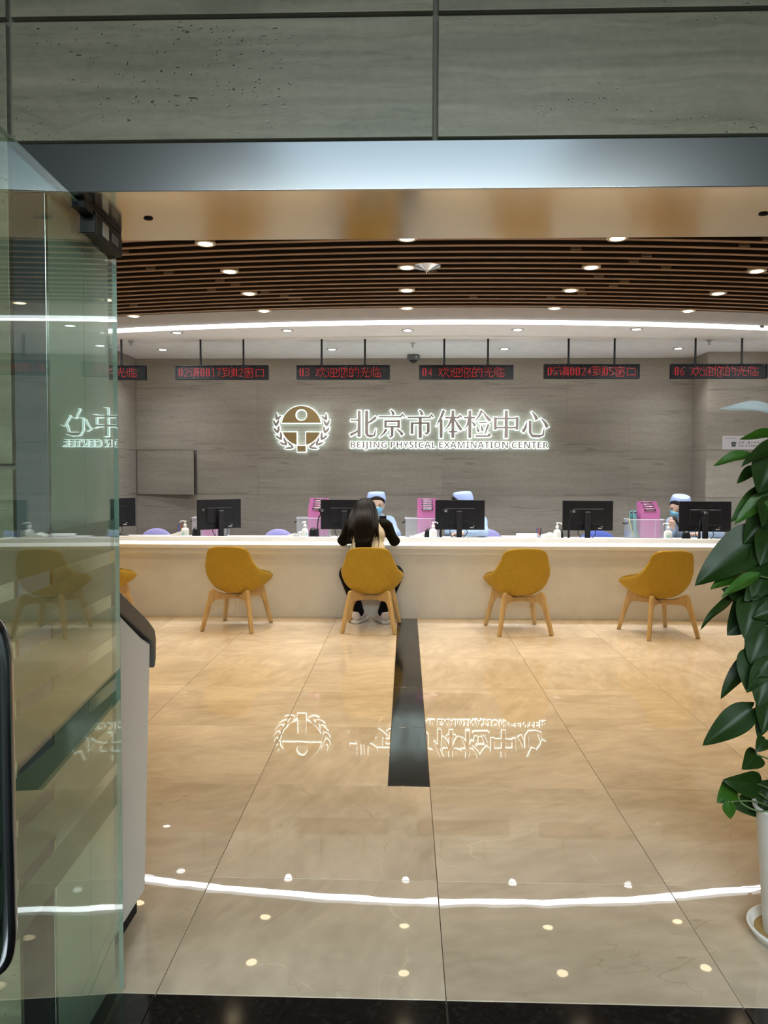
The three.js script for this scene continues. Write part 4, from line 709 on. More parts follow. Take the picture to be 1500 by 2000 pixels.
function makeReader(label) {
  const c = thing('card_reader', label, 'card reader', [0, 0, 0], 0, 'black rounded card readers');
  obj('casing', lathe([[0, 0], [0.045, 0], [0.048, 0.01], [0.044, 0.06], [0.038, 0.095], [0.024, 0.115], [0, 0.12]], 28).scale(1, 1, 0.8), blackPlastic, c);
  obj('shiny_window', ball(0.015, 0.0, 0.098, 0.022, 1.2, 0.7, 0.5, 14), M({ color: rgb(0.1, 0.1, 0.1), roughness: 0.05 }), c); return c;
}
const reader = makeReader('black rounded reader right of the leftmost pump bottle'); reader.position.set(-2.275, DESK, -8.07);
copyOf(reader, [-1.005, DESK, -8.10], 0, 'black rounded reader right of the pump bottle left of the seated woman');
copyOf(reader, [0.245, DESK, -8.06], 0, 'black rounded reader before the pink boards right of the seated woman');
copyOf(reader, [1.64, DESK, -8.07], 0, 'black rounded reader behind the pump bottle at the lone monitor');
copyOf(reader, [2.93, DESK, -7.92], 0, 'black rounded reader before the rightmost monitor');
function makeWedge(label) {
  const w = thing('form_stand', label, 'form stand', [0, 0, 0], 0, 'white wedge stands');
  obj('wedge', slab(poly([[-0.10, 0], [0.09, 0], [0.09, 0.075], [0.075, 0.078], [-0.10, 0.022]]), 0.20, 0.003).translate(0, 0, -0.1), whitePlastic, w); obj('lip', rbox(0.008, 0.022, 0.2, 0.002, -0.103, 0.022, 0), whitePlastic, w); return w;
}
const wedge = makeWedge('white wedge-shaped stand left of the leftmost pump bottle'); wedge.position.set(-2.50, DESK, -8.06);
copyOf(wedge, [-1.225, DESK, -8.05], 0, 'white wedge-shaped stand left of the pump bottle near the seated woman');
copyOf(wedge, [0.14, DESK, -8.16], 0, 'white wedge-shaped stand before the bin right of the seated woman').scale.setScalar(0.88);
copyOf(wedge, [1.485, DESK, -8.08], 0, 'white wedge-shaped stand between the paper roll and the lone monitor');
{
  const ro = thing('paper_roll', 'white roll of paper lying on the desk left of the lone monitor', 'paper roll', [1.305, DESK + 0.036, -8.1]);
  obj('roll', new THREE.CylinderGeometry(0.034, 0.034, 0.23, 28).rotateZ(Math.PI / 2), paper, ro); obj('core', new THREE.CylinderGeometry(0.012, 0.012, 0.232, 16).rotateZ(Math.PI / 2), M({ color: rgb(0.4, 0.33, 0.24), roughness: 0.9 }), ro);
  const pa = thing('paper_stack', 'low stack of papers on the desk left of the paper roll', 'papers', [1.14, DESK, -8.12]); for (let i = 0; i < 5; i++) { const s = obj('sheet', box(0.21, 0.006, 0.16, 0, 0.004 + i * 0.0075, 0), paper, pa); s.rotation.y = (i % 3 - 1) * 0.06; }
  const pp = thing('loose_papers', 'loose white papers under the bin with aqua boards', 'papers', [2.66, DESK, -8.02]); for (let i = 0; i < 3; i++) { const s = obj('sheet', box(0.28, 0.004, 0.1, i * 0.03 - 0.03, 0.003 + i * 0.0055, 0), paper, pp); s.rotation.y = -0.05 + i * 0.06; }
  const cup = thing('pen_holder', 'small clear pen holder between paper roll and white wedge stand', 'pen holder', [1.405, DESK, -7.96]);
  obj('cup', lathe([[0, 0.002], [0.026, 0.002], [0.028, 0.06], [0.030, 0.06], [0.0285, 0.0], [0, 0]].reverse(), 24), clearPlastic, cup);
  [['blue', 0.05, 0.07, 0.45, -0.010], ['red', 0.5, 0.03, 0.04, 0.0], ['black', 0.02, 0.02, 0.025, 0.010]].forEach(([n, r, g, b, x]) => { const pen = thing('pen', `${n} pen standing in the small holder by the paper roll`, 'pen', [1.405 + x, DESK + 0.004, -7.96]); obj('barrel', cyl(0.0042, 0.0042, 0.105, 0, 0.0525, 0, 10), M({ color: rgb(r, g, b), roughness: 0.4 }), pen); obj('cap', cyl(0.005, 0.005, 0.03, 0, 0.118, 0, 10), M({ color: rgb(r * 0.7, g * 0.7, b * 0.7), roughness: 0.35 }), pen); pen.rotation.z = -x * 9; });
  const cup2 = copyOf(cup, [-2.50, DESK, -8.24], 0, 'small clear pen holder behind the leftmost white wedge stand', undefined, 'pen_holder');
  [['blue', 0.05, 0.07, 0.45, -0.010], ['red', 0.5, 0.03, 0.04, 0.008]].forEach(([n, r, g, b, x]) => { const pen = thing('pen', `${n} pen standing behind the leftmost white wedge stand`, 'pen', [-2.50 + x, DESK + 0.004, -8.24]); obj('barrel', cyl(0.0042, 0.0042, 0.115, 0, 0.0575, 0, 10), M({ color: rgb(r, g, b), roughness: 0.4 }), pen); obj('cap', cyl(0.005, 0.005, 0.03, 0, 0.128, 0, 10), M({ color: rgb(r * 0.7, g * 0.7, b * 0.7), roughness: 0.35 }), pen); pen.rotation.z = -x * 9; });
  const gl = thing('small_glass', 'small glass with a metal rim beside the pump bottle left of the seated woman', 'glass', [-1.165, DESK, -7.9]); obj('tumbler', lathe([[0, 0.003], [0.022, 0.003], [0.024, 0.07], [0.026, 0.07], [0.025, 0.0], [0, 0]].reverse(), 24), clearPlastic, gl); obj('metal_rim', lathe([[0.0255, 0.066], [0.0275, 0.066], [0.0275, 0.086], [0.0255, 0.086], [0.0255, 0.066]], 24), chrome, gl);
}
function makeStaffChair(col, label) {
  const c = thing('office_chair', label, 'office chair', [0, 0, 0], 0, 'low office chairs behind the counter'), m = M({ color: rgb(...col), roughness: 0.85, bumpMap: feltBump, bumpScale: 0.001 });
  obj('seat_cushion', rbox(0.46, 0.07, 0.44, 0.03, 0, 0.44, 0, 4), m, c);
  obj('back_cushion', new THREE.SphereGeometry(0.25, 28, 18).scale(0.78, 0.62, 0.22).translate(0, 0.61, -0.20), m, c);
  obj('back_post', rbox(0.06, 0.26, 0.02, 0.005, 0, 0.53, -0.24), matteBlack, c); obj('gas_lift', cyl(0.025, 0.03, 0.32, 0, 0.25, 0), matteBlack, c);
  for (let i = 0; i < 5; i++) { const a = i * Math.PI * 0.4; const s = obj('star_foot', rbox(0.28, 0.03, 0.04, 0.01, 0.14, 0.085, 0), matteBlack, c); s.rotation.y = a; obj('castor', ball(0.028, 0.27, 0.029, 0), blackPlastic, s); }
  return c;
}
const sc1 = makeStaffChair([0.38, 0.35, 0.68], 'lavender low office chair behind the counter, leftmost beneath the ajar hatch'); sc1.position.set(-3.0, 0, -8.82); sc1.rotation.y = 0.15;
copyOf(sc1, [-1.56, 0, -8.82], -0.1, 'lavender low office chair behind the counter left of the white wedge stand');
copyOf(sc1, [1.05, 0, -8.95], 0.3, 'lavender low office chair beside the bent-down nurse');
const sc2 = makeStaffChair([0.10, 0.15, 0.52], 'deep blue low office chair behind the lone monitor'); sc2.position.set(2.30, 0, -8.82); sc2.rotation.y = 0.06; sc2.scale.x = 1.2;
const sc3 = makeStaffChair([0.45, 0.42, 0.39], 'grey low office chair beside the potted plant, behind the nurse with the microphone'); sc3.position.set(3.95, 0, -8.82); sc3.rotation.y = -0.1;

// ------------------------------------------------------------ people: smooth fields meshed as one surface
function surfaceNet(f, lo, hi, cell) {
  const n = [0, 1, 2].map((i) => Math.ceil((hi[i] - lo[i]) / cell) + 2), [nx, ny, nz] = n, g = new Float32Array(nx * ny * nz), at = (x, y, z) => x + nx * (y + ny * z);
  for (let z = 0; z < nz; z++) for (let y = 0; y < ny; y++) for (let x = 0; x < nx; x++) g[at(x, y, z)] = f(lo[0] + x * cell, lo[1] + y * cell, lo[2] + z * cell);
  const id = new Int32Array(nx * ny * nz).fill(-1), pos = [], idx = [];
  for (let z = 0; z < nz - 1; z++) for (let y = 0; y < ny - 1; y++) for (let x = 0; x < nx - 1; x++) {
    let c = 0, px = 0, py = 0, pz = 0, mask = 0; for (let k = 0; k < 8; k++) if (g[at(x + (k & 1), y + (k >> 1 & 1), z + (k >> 2))] < 0) mask |= 1 << k;
    if (mask === 0 || mask === 255) continue;
    for (let k = 0; k < 8; k++) for (const b of [1, 2, 4]) { if (k & b) continue; const q = k | b; if ((mask >> k & 1) === (mask >> q & 1)) continue; const a0 = g[at(x + (k & 1), y + (k >> 1 & 1), z + (k >> 2))], a1 = g[at(x + (q & 1), y + (q >> 1 & 1), z + (q >> 2))], t = a0 / (a0 - a1); px += (k & 1) + (b === 1 ? t : 0); py += (k >> 1 & 1) + (b === 2 ? t : 0); pz += (k >> 2) + (b === 4 ? t : 0); c++; }
    id[at(x, y, z)] = pos.length / 3; pos.push(lo[0] + (x + px / c) * cell, lo[1] + (y + py / c) * cell, lo[2] + (z + pz / c) * cell);
  }
  for (let z = 1; z < nz - 1; z++) for (let y = 1; y < ny - 1; y++) for (let x = 1; x < nx - 1; x++) {
    const s = g[at(x, y, z)] < 0, quad = (a, b, c, d, flip) => { if (a < 0 || b < 0 || c < 0 || d < 0) return; flip ? idx.push(a, b, c, a, c, d) : idx.push(a, c, b, a, d, c); };
    if (s !== g[at(x + 1, y, z)] < 0) quad(id[at(x, y - 1, z - 1)], id[at(x, y, z - 1)], id[at(x, y, z)], id[at(x, y - 1, z)], s);
    if (s !== g[at(x, y + 1, z)] < 0) quad(id[at(x - 1, y, z - 1)], id[at(x - 1, y, z)], id[at(x, y, z)], id[at(x, y, z - 1)], s);
    if (s !== g[at(x, y, z + 1)] < 0) quad(id[at(x - 1, y - 1, z)], id[at(x, y - 1, z)], id[at(x, y, z)], id[at(x - 1, y, z)], s);
  }
  const geo = new THREE.BufferGeometry(); geo.setAttribute('position', new THREE.Float32BufferAttribute(pos, 3)); geo.setIndex(idx); geo.computeVertexNormals();
  const uv = new Float32Array(pos.length / 3 * 2); for (let i = 0; i < uv.length / 2; i++) { uv[2 * i] = Math.atan2(pos[3 * i], pos[3 * i + 2]) * 0.5; uv[2 * i + 1] = pos[3 * i + 1] * 4; } geo.setAttribute('uv', new THREE.BufferAttribute(uv, 2));
  return geo;
}
function cone(x, y, z, [ax, ay, az, ra, bx, by, bz, rb]) { const dx = bx - ax, dy = by - ay, dz = bz - az, l = dx * dx + dy * dy + dz * dz || 1e-9, t = clamp(((x - ax) * dx + (y - ay) * dy + (z - az) * dz) / l, 0, 1); return Math.hypot(x - ax - dx * t, y - ay - dy * t, z - az - dz * t) - (ra + (rb - ra) * t); }
const smin = (a, b, k) => { const h = Math.max(k - Math.abs(a - b), 0) / k; return Math.min(a, b) - h * h * k * 0.25; };
const field = (bones, k) => (x, y, z) => { let d = 9; for (const b of bones) d = smin(d, cone(x, y, z, b), k); return d; };
function meshBones(bones, k, cell, cut) { const lo = [9, 9, 9], hi = [-9, -9, -9]; for (const b of bones) for (const [o, r] of [[0, 3], [4, 7]]) for (let i = 0; i < 3; i++) { lo[i] = Math.min(lo[i], b[o + i] - b[r] - 2 * cell - 0.01); hi[i] = Math.max(hi[i], b[o + i] + b[r] + 2 * cell + 0.01); } const f = field(bones, k); return surfaceNet(cut ? (x, y, z) => cut(f(x, y, z), x, y, z) : f, lo, hi, cell); }
// palm and five bent fingers; basis: along = towards the fingertips, up = back of the hand
function handBones(w, along, up, curl, side) {
  const A = V(...along).normalize(), U = V(...up); U.addScaledVector(A, -U.dot(A)).normalize(); const S = A.clone().cross(U).multiplyScalar(side), W = V(...w), P = (a, s, u) => W.clone().addScaledVector(A, a).addScaledVector(S, s).addScaledVector(U, u), out = [];
  const bone = (p, r, q, s) => out.push([p.x, p.y, p.z, r, q.x, q.y, q.z, s]);
  for (const s of [-0.024, -0.008, 0.008, 0.024]) bone(P(0, s * 0.7, 0), 0.014, P(0.075, s, 0.002), 0.0115);
  [[0.03, 0.066, 0.85], [0.01, 0.075, 1], [-0.01, 0.07, 1], [-0.029, 0.055, 1.1]].forEach(([s, l, c]) => { let p = P(0.078, s, 0.002), a = curl * 0.5 * c, r = 0.0092; for (const k of [0.45, 0.32, 0.26]) { const q = p.clone().addScaledVector(A, l * k * Math.cos(a)).addScaledVector(U, -l * k * Math.sin(a)); bone(p, r, q, r - 0.0011); r -= 0.0011; p = q; a += curl * c; } });
  const t0 = P(0.015, 0.026, -0.004), t1 = P(0.045, 0.048, -0.016), t2 = P(0.072, 0.046, -0.028), t3 = P(0.09, 0.036, -0.034); bone(t0, 0.0135, t1, 0.0115); bone(t1, 0.0115, t2, 0.0095); bone(t2, 0.0095, t3, 0.0082);
  return out;
}
const skin = M({ color: rgb(0.62, 0.42, 0.32), roughness: 0.55 }), hairMat = M({ color: rgb(0.009, 0.006, 0.0045), roughness: 0.5, specularIntensity: 0.2 });
const uniformMat = M({ color: rgb(0.36, 0.47, 0.64), roughness: 0.85 }), capMat = M({ color: rgb(0.38, 0.48, 0.80), roughness: 0.8 }), maskMat = M({ color: rgb(0.20, 0.52, 0.74), roughness: 0.8 }), eyeMat = M({ color: rgb(0.012, 0.009, 0.008), roughness: 0.2 }), browMat = M({ color: rgb(0.03, 0.022, 0.018), roughness: 0.8 });
const goldWire = M({ color: rgb(0.65, 0.5, 0.33), metalness: 1, roughness: 0.3 });
function headParts(center, yaw, pitch, roll) {         // geometry of a head in its own frame, then turned about the top of the neck
  const R = new THREE.Matrix4().makeRotationFromEuler(new THREE.Euler(pitch, yaw, roll, 'YXZ')), T = new THREE.Matrix4().makeTranslation(...center), K = T.multiply(R);
  const bones = [[0, 0.035, -0.022, 0.088, 0, 0.032, 0.008, 0.084], [0, -0.01, 0.022, 0.068, 0, -0.052, 0.034, 0.052], [0, -0.07, 0.042, 0.034, 0, -0.082, 0.052, 0.026], [-0.045, -0.035, 0.02, 0.03, 0.045, -0.035, 0.02, 0.03],
    [0, 0.008, 0.082, 0.009, 0, -0.022, 0.101, 0.0105], [-0.012, -0.026, 0.090, 0.008, 0.012, -0.026, 0.090, 0.008], [-0.016, -0.05, 0.083, 0.0075, 0.016, -0.05, 0.083, 0.0075], [-0.014, -0.058, 0.081, 0.008, 0.014, -0.058, 0.081, 0.008],
    [-0.04, 0.024, 0.066, 0.014, 0.04, 0.024, 0.066, 0.014], [-0.088, 0.012, -0.002, 0.011, -0.085, -0.022, 0.004, 0.009], [0.088, 0.012, -0.002, 0.011, 0.085, -0.022, 0.004, 0.009], [0, -0.05, -0.02, 0.05, 0, -0.13, -0.035, 0.046]];
  return { K, bones, head: meshBones(bones, 0.022, 0.005).applyMatrix4(K), skull: field(bones.slice(0, 4), 0.03) };
}
function seatedNurse(name, label, pos, turn, h, arms, extras = {}) {
  const t = thing(name, label, 'person', pos, turn), hd = headParts(h.at, h.yaw, h.pitch, h.roll), skins = [hd.head];
  const neckTop = V(...h.at).add(V(0, -0.085, -0.03)), neck = [0, 0.915, -0.005, 0.055, neckTop.x, neckTop.y, neckTop.z, 0.047];
  const limbs = [], sleeves = [];
  for (const a of arms) {
    const sh = [a.side * 0.155, 0.885, 0.0], e = a.elbow, w = a.wrist; sleeves.push([...sh, 0.058, ...e, 0.047], [...e, 0.047, e[0] + (w[0] - e[0]) * 0.84, e[1] + (w[1] - e[1]) * 0.84, e[2] + (w[2] - e[2]) * 0.84, 0.042]);
    limbs.push([...e, 0.036, ...w, 0.026]); skins.push(meshBones([...handBones(w, a.along, a.up, a.curl, a.side), [...e, 0.036, ...w, 0.0245]], 0.009, 0.0045));
  }
  skins.push(meshBones([neck, [0, 0.60, 0, 0.10, 0, 0.83, 0.005, 0.10], [-0.1, 0.88, 0, 0.04, 0.1, 0.88, 0, 0.04]], 0.03, 0.014));
  obj('body', merge(skins), skin, t);
  const torso = [[-0.07, 0.54, 0, 0.115, 0.07, 0.54, 0, 0.115], [-0.06, 0.66, 0.005, 0.11, 0.06, 0.66, 0.005, 0.11], [-0.075, 0.80, 0.01, 0.115, 0.075, 0.80, 0.01, 0.115], [-0.13, 0.88, 0, 0.062, 0.13, 0.88, 0, 0.062], [-0.03, 0.93, -0.005, 0.058, 0.03, 0.93, -0.005, 0.058]];
  const fold = (d, x, y, z) => d + 0.0035 * Math.sin(y * 46 + x * 30) * Math.sin(z * 38 + x * 21);
  obj('uniform', meshBones([...torso, ...sleeves], 0.045, 0.011, fold), uniformMat, t);
  obj('collar', [new THREE.TorusGeometry(0.058, 0.011, 8, 24).rotateX(Math.PI / 2 + 0.25).translate(0, 0.965, 0.002)], uniformMat, t);
  obj('trousers', meshBones([[-0.09, 0.50, 0.02, 0.095, -0.11, 0.50, 0.36, 0.07], [0.09, 0.50, 0.02, 0.095, 0.11, 0.50, 0.36, 0.07], [-0.11, 0.49, 0.37, 0.066, -0.11, 0.1, 0.30, 0.045], [0.11, 0.49, 0.37, 0.066, 0.11, 0.1, 0.30, 0.045]], 0.03, 0.014), uniformMat, t);
  for (const s of [-1, 1]) obj('shoe', meshBones([[s * 0.11, 0.045, 0.27, 0.042, s * 0.115, 0.035, 0.44, 0.033]], 0.02, 0.012, (d, x, y) => Math.max(d, -y + 0.002)), whitePlastic, t);
  const box3 = [[-0.15, -0.15, -0.16], [0.15, 0.2, 0.14]], sk = hd.skull;
  obj('hair', surfaceNet((x, y, z) => Math.max(sk(x, y, z) - 0.010, -(y * 0.66 - z * 0.75 + 0.012 - Math.abs(x) * 0.10)), ...box3, 0.006).applyMatrix4(hd.K), hairMat, t);
  obj('nurse_cap', surfaceNet((x, y, z) => { const e = Math.hypot(x / 0.110, (y - 0.045) / 0.155, (z + 0.042) / 0.122) - 1; return Math.max(e * 0.1, y - 0.138 - z * 0.12, -(y * 0.75 - z * 0.66 - 0.042 + Math.abs(x) * 0.13), -y - 0.05); }, ...box3, 0.006).applyMatrix4(hd.K), capMat, t);
  obj('face_mask', surfaceNet((x, y, z) => { const s = field(hd.bones.slice(0, 8), 0.03)(x, y, z) - 0.006 - 0.0016 * Math.sin(y * 260); return Math.max(s, y + 0.006 + Math.abs(x) * 0.18, -y - 0.098 + Math.abs(x) * 0.1, Math.abs(x) - 0.066, -z + 0.026); }, ...box3, 0.004).applyMatrix4(hd.K), maskMat, t);
  const loops = []; for (const s of [-1, 1]) loops.push(tube([[s * 0.062, -0.02, 0.045], [s * 0.085, 0.0, 0.012], [s * 0.092, -0.005, -0.008], [s * 0.085, -0.03, 0.008], [s * 0.06, -0.07, 0.045]], 0.0014, 16, 5)); obj('mask_loops', loops.map((g) => g.applyMatrix4(hd.K)), paper, t);
  for (const s of [-1, 1]) { obj('eye', ball(0.0125, s * 0.034, 0.004, 0.0835, 1.3, 0.5, 0.5, 14).applyMatrix4(hd.K), eyeMat, t); obj('eyebrow', tube([[s * 0.017, 0.023, 0.090], [s * 0.034, 0.028, 0.089], [s * 0.054, 0.022, 0.076]], 0.0036, 10, 6).applyMatrix4(hd.K), browMat, t); }
  if (extras.glasses) { const g = []; for (const s of [-1, 1]) { g.push(new THREE.TorusGeometry(0.024, 0.0013, 6, 28).scale(1.1, 0.78, 1).translate(s * 0.033, 0.001, 0.098)); g.push(tube([[s * 0.059, 0.004, 0.097], [s * 0.08, 0.005, 0.05], [s * 0.091, 0.005, 0.0]], 0.0013, 10, 5)); } g.push(tube([[-0.008, 0.003, 0.099], [0, 0.006, 0.103], [0.008, 0.003, 0.099]], 0.0013, 8, 5)); obj('glasses', g.map((q) => q.applyMatrix4(hd.K)), goldWire, t); }
  return t;
}
seatedNurse('person', 'nurse in pale blue uniform, cap, glasses and blue mask facing the seated woman', [-0.335, 0, -8.66], -0.05, { at: [-0.0, 1.082, 0.06], yaw: 0.10, pitch: 0.20, roll: 0.02 },
  [{ side: -1, elbow: [-0.23, 0.74, 0.14], wrist: [-0.08, 0.765, 0.33], along: [0.5, -0.05, 0.6], up: [0, 1, 0], curl: 0.5 }, { side: 1, elbow: [0.235, 0.74, 0.13], wrist: [0.10, 0.765, 0.33], along: [-0.4, -0.05, 0.6], up: [0, 1, 0], curl: 0.5 }], { glasses: true });
seatedNurse('person', 'nurse bent down behind a monitor, only her hair, pale cap and sleeve showing', [0.74, 0, -8.78], -0.25, { at: [-0.075, 1.085, 0.18], yaw: -1.15, pitch: 0.22, roll: -0.1 },
  [{ side: -1, elbow: [-0.20, 0.76, 0.2], wrist: [0.05, 0.772, 0.24], along: [0.9, -0.02, 0.0], up: [0, 1, 0], curl: 0.5 }, { side: 1, elbow: [0.22, 0.79, 0.33], wrist: [0.0, 0.775, 0.42], along: [-0.9, -0.02, 0.15], up: [0, 1, 0], curl: 0.5 }]);
const nurse3 = seatedNurse('person', 'nurse at the right speaking into a black microphone, half hidden by the rightmost monitor', [3.195, 0, -8.66], -0.15, { at: [-0.11, 1.055, 0.14], yaw: -0.62, pitch: 0.30, roll: -0.22 },
  [{ side: -1, elbow: [-0.21, 0.72, 0.12], wrist: [-0.188, 0.835, 0.235], along: [-0.02, 0.9, 0.15], up: [-0.5, 0.0, 0.85], curl: 0.95 }, { side: 1, elbow: [0.30, 0.79, 0.24], wrist: [0.05, 0.785, 0.36], along: [-0.9, -0.02, 0.2], up: [0, 1, 0], curl: 0.4 }]);
{
  const m = thing('microphone', 'black hand microphone held by the nurse at the right', 'microphone', [2.992, 0.905, -8.36]);
  obj('grip', lathe([[0, -0.10], [0.010, -0.098], [0.0125, 0.0], [0.016, 0.03], [0, 0.03]], 20), matteBlack, m); obj('grille', lathe([[0, 0.028], [0.018, 0.03], [0.024, 0.045], [0.024, 0.065], [0.017, 0.085], [0, 0.09]], 24), M({ color: rgb(0.035, 0.035, 0.035), roughness: 0.6, bumpMap: feltBump, bumpScale: 0.002 }), m);
  m.rotation.set(-0.15, 0, 0.42);
}
{ // the seated woman, seen from behind
  const t = thing('person', 'woman with long dark hair in dark sweater and cream vest sitting with her back turned', 'person', [-0.335, 0, -6.98], Math.PI);
  const hc = [0.058, 1.055, 0.30], hd = headParts(hc, 0.05, 0.42, -0.05);
  const rW = [-0.135, 0.855, 0.48], lW = [0.09, 0.79, 0.52], rE = [-0.225, 0.785, 0.28], lE = [0.275, 0.785, 0.26];
  const skins = [hd.head, meshBones([[0.03, 0.90, 0.19, 0.055, 0.07, 0.985, 0.255, 0.047], [0.01, 0.60, 0.04, 0.10, 0.03, 0.84, 0.15, 0.09], [-0.09, 0.92, 0.19, 0.04, 0.13, 0.92, 0.19, 0.04]], 0.03, 0.014),
    meshBones([...handBones(rW, [0.1, 0.95, -0.1], [-0.3, 0.1, -0.9], 0.8, -1), [...rE, 0.034, ...rW, 0.025]], 0.009, 0.0045), meshBones([...handBones(lW, [-0.6, 0.0, 0.5], [0, 1, 0], 0.5, 1), [...lE, 0.034, ...lW, 0.025]], 0.009, 0.0045),
    meshBones([[0.155, 0.22, 0.22, 0.034, 0.12, 0.08, 0.195, 0.034]], 0.02, 0.009), meshBones([[-0.155, 0.22, 0.22, 0.034, -0.12, 0.08, 0.195, 0.034]], 0.02, 0.009)];
  obj('body', merge(skins), skin, t);
  const sweater = M({ color: rgb(0.009, 0.008, 0.005), roughness: 0.95, specularIntensity: 0.2, bumpMap: knitTex, bumpScale: 0.0008 }), cream = M({ color: rgb(0.62, 0.53, 0.37), roughness: 0.95, bumpMap: knitTex, bumpScale: 0.0003 }), black = M({ color: rgb(0.007, 0.007, 0.009), roughness: 0.9, specularIntensity: 0.2 });
  obj('sweater', meshBones([[0.20, 0.925, 0.19, 0.057, ...lE, 0.044], [...lE, 0.044, lE[0] * 0.3 + lW[0] * 0.7, 0.795, 0.44, 0.040], [-0.15, 0.925, 0.19, 0.058, ...rE, 0.044], [...rE, 0.044, rE[0] * 0.25 + rW[0] * 0.75, rE[1] * 0.25 + rW[1] * 0.75, 0.445, 0.038], [-0.13, 0.935, 0.185, 0.064, 0.19, 0.935, 0.185, 0.064], [0, 0.50, 0.02, 0.12, 0.0, 0.58, 0.02, 0.12]], 0.035, 0.010, (d, x, y, z) => d + 0.0025 * Math.sin(y * 60 + z * 50 + x * 22)), sweater, t);
  obj('vest', meshBones([[-0.035, 0.58, 0.03, 0.118, 0.075, 0.58, 0.03, 0.118], [-0.03, 0.70, 0.085, 0.117, 0.08, 0.70, 0.085, 0.117], [-0.03, 0.85, 0.145, 0.11, 0.085, 0.85, 0.145, 0.11], [-0.03, 0.92, 0.18, 0.08, 0.09, 0.92, 0.18, 0.08]], 0.04, 0.010, (d, x) => d + 0.0022 * Math.sin(x * 170)), cream, t);
  obj('trousers', meshBones([[-0.08, 0.50, 0.0, 0.105, 0.08, 0.50, 0.0, 0.105], [-0.09, 0.50, 0.02, 0.10, -0.225, 0.475, 0.30, 0.075], [0.09, 0.50, 0.02, 0.10, 0.225, 0.475, 0.28, 0.075], [-0.24, 0.45, 0.30, 0.072, -0.118, 0.105, 0.195, 0.05], [0.24, 0.45, 0.28, 0.072, 0.115, 0.105, 0.195, 0.05]], 0.035, 0.011), black, t);
  const soleM = M({ color: rgb(0.72, 0.70, 0.68), roughness: 0.7 }), upperM = M({ color: rgb(0.66, 0.60, 0.57), roughness: 0.75 });
  for (const s of [-1, 1]) {
    const sh = obj('shoe', meshBones([[0, 0.062, 0.0, 0.040, 0, 0.052, 0.10, 0.040], [0, 0.05, 0.10, 0.041, 0, 0.042, 0.185, 0.032], [0, 0.095, 0.005, 0.036, 0, 0.075, 0.07, 0.034]], 0.025, 0.006, (d, x, y) => Math.max(d, 0.018 - y, y - 0.112 + 0.0)), upperM, t);
    obj('sole', meshBones([[0, 0.02, -0.005, 0.046, 0, 0.02, 0.19, 0.041]], 0.02, 0.006, (d, x, y) => Math.max(d, -y, y - 0.030 - 0.002 * Math.sin(x * 300))), soleM, sh); obj('trim', tube([[0.028, 0.06, 0.13], [0.036, 0.07, 0.06], [0.034, 0.08, 0.0]], 0.004, 12, 6), greyPlastic, sh);
    sh.position.set(s * 0.14, 0.001, 0.165); sh.rotation.y = -s * 0.4;
  }
  // long hair: a smooth crown and a curtain of tapering locks down the back
  const crown = meshBones([[hc[0], hc[1] + 0.045, hc[2] - 0.01, 0.103, hc[0], hc[1] + 0.0, hc[2] - 0.035, 0.105], [hc[0], hc[1] - 0.0, hc[2] - 0.07, 0.10, hc[0] + 0.0, 0.95, 0.125, 0.088], [hc[0] - 0.05, hc[1] - 0.03, hc[2] - 0.05, 0.07, hc[0] - 0.085, 0.95, 0.14, 0.055], [hc[0] + 0.05, hc[1] - 0.03, hc[2] - 0.05, 0.07, hc[0] + 0.085, 0.95, 0.14, 0.055], [hc[0] + 0.005, 0.96, 0.11, 0.08, hc[0] + 0.01, 0.84, 0.04, 0.055], [hc[0] - 0.04, 0.95, 0.11, 0.06, hc[0] - 0.03, 0.84, 0.045, 0.04], [hc[0] + 0.05, 0.95, 0.11, 0.06, hc[0] + 0.05, 0.84, 0.045, 0.042]], 0.04, 0.008,
    (d, x, y, z) => Math.max(d + 0.002 * Math.sin(x * 230 + y * 9), (z - hc[2] - 0.065) - 0.2 * Math.max(0, y - hc[1])));
  const back = (x, y) => { const c = crown.attributes.position; let z = 9; for (let i = 0; i < c.count; i++) if (Math.abs(c.getX(i) - x) < 0.012 && Math.abs(c.getY(i) - y) < 0.012) z = Math.min(z, c.getZ(i)); return z; };
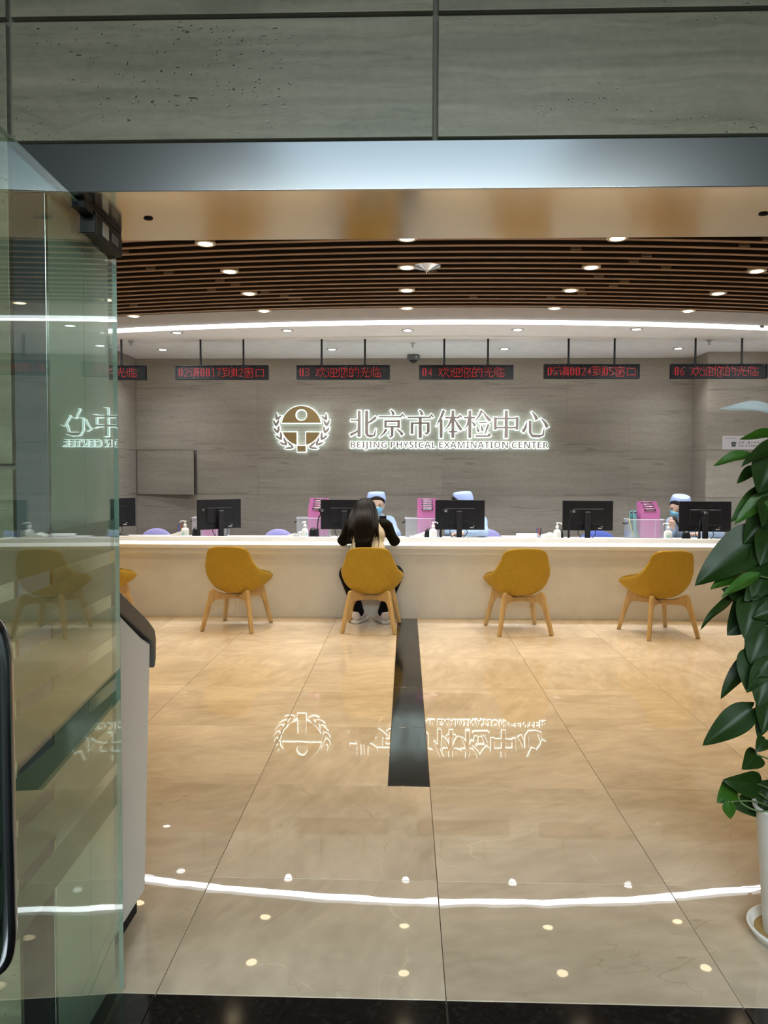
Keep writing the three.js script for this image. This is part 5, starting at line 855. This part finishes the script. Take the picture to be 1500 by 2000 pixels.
  const hair = obj('hair', crown, hairMat, t), r = rng(55), locks = [], lock = (x0, x1, y1, w, zz = 0) => { const path = [[hc[0] + x0 * 0.25, 1.193, 0.285], [hc[0] + x0 * 0.55, 1.155, 0.24], [hc[0] + x0 * 0.8, 1.10, 0.19], [hc[0] + x0 * 0.95, 1.04, 0.12], [hc[0] + x0, 0.98, 0.06], [hc[0] + x0, 0.91, 0.01], [hc[0] + mix(x0, x1, 0.5), 0.84, -0.02 + zz], [hc[0] + x1, (0.84 + y1) / 2, -0.045 + zz], [hc[0] + x1 + (r() - 0.5) * 0.02, y1, -0.055 + zz]];
    for (const q of path) q[2] = Math.min(q[2], back(q[0], q[1]) - 0.001 - zz * 0.2); for (let k = 6; k < 9; k++) path[k][2] = Math.min(path[k][2], path[k - 1][2] - 0.006);
    const g = tube(path, w, 22, 6), p = g.attributes.position; for (let i = 0; i < p.count; i++) { const s = Math.floor(i / 7) / 22, k = s < 0.7 ? 1 : Math.max(0.06, 1 - (s - 0.7) / 0.31); const c = V(0, 0, 0); let n = 0; for (let j = 0; j < 6; j++) { const q = Math.floor(i / 7) * 7 + j; c.x += p.getX(q); c.y += p.getY(q); c.z += p.getZ(q); n++; } c.divideScalar(n); p.setXYZ(i, c.x + (p.getX(i) - c.x) * k, c.y, c.z + (p.getZ(i) - c.z) * k); } g.computeVertexNormals(); locks.push(g); };
  for (let i = 0; i < 150; i++) { const x = -0.085 + 0.17 * r(); lock(x * 1.15, x * 0.8 + 0.02 * (r() - 0.5), 0.70 + 0.10 * r(), 0.009 + 0.005 * r(), 0.014 * r()); }
  for (let i = 0; i < 12; i++) { const x = 0.075 + 0.07 * r(); lock(x, x + 0.03 * (r() - 0.2), 0.72 + 0.12 * r(), 0.0055 + 0.003 * r(), 0.02); }
  for (let i = 0; i < 10; i++) { const x = -0.08 - 0.06 * r(); lock(x, x - 0.02 * r(), 0.70 + 0.2 * r(), 0.0035 + 0.003 * r(), 0.02); }
  obj('loose_locks', merge(locks), hairMat, hair);
  const ph = thing('phone', 'black phone held up by the seated woman before the nurse', 'phone', [-0.228, 0.945, -7.50]); obj('case', rbox(0.072, 0.15, 0.009, 0.004, 0, 0, 0), blackPlastic, ph); obj('display', box(0.066, 0.142, 0.001, 0, 0, -0.005), M({ color: rgb(0.03, 0.03, 0.035), roughness: 0.1 }), ph); ph.rotation.set(0.35, 0.1, 0.05);
}
renderer.render(scene, camera);
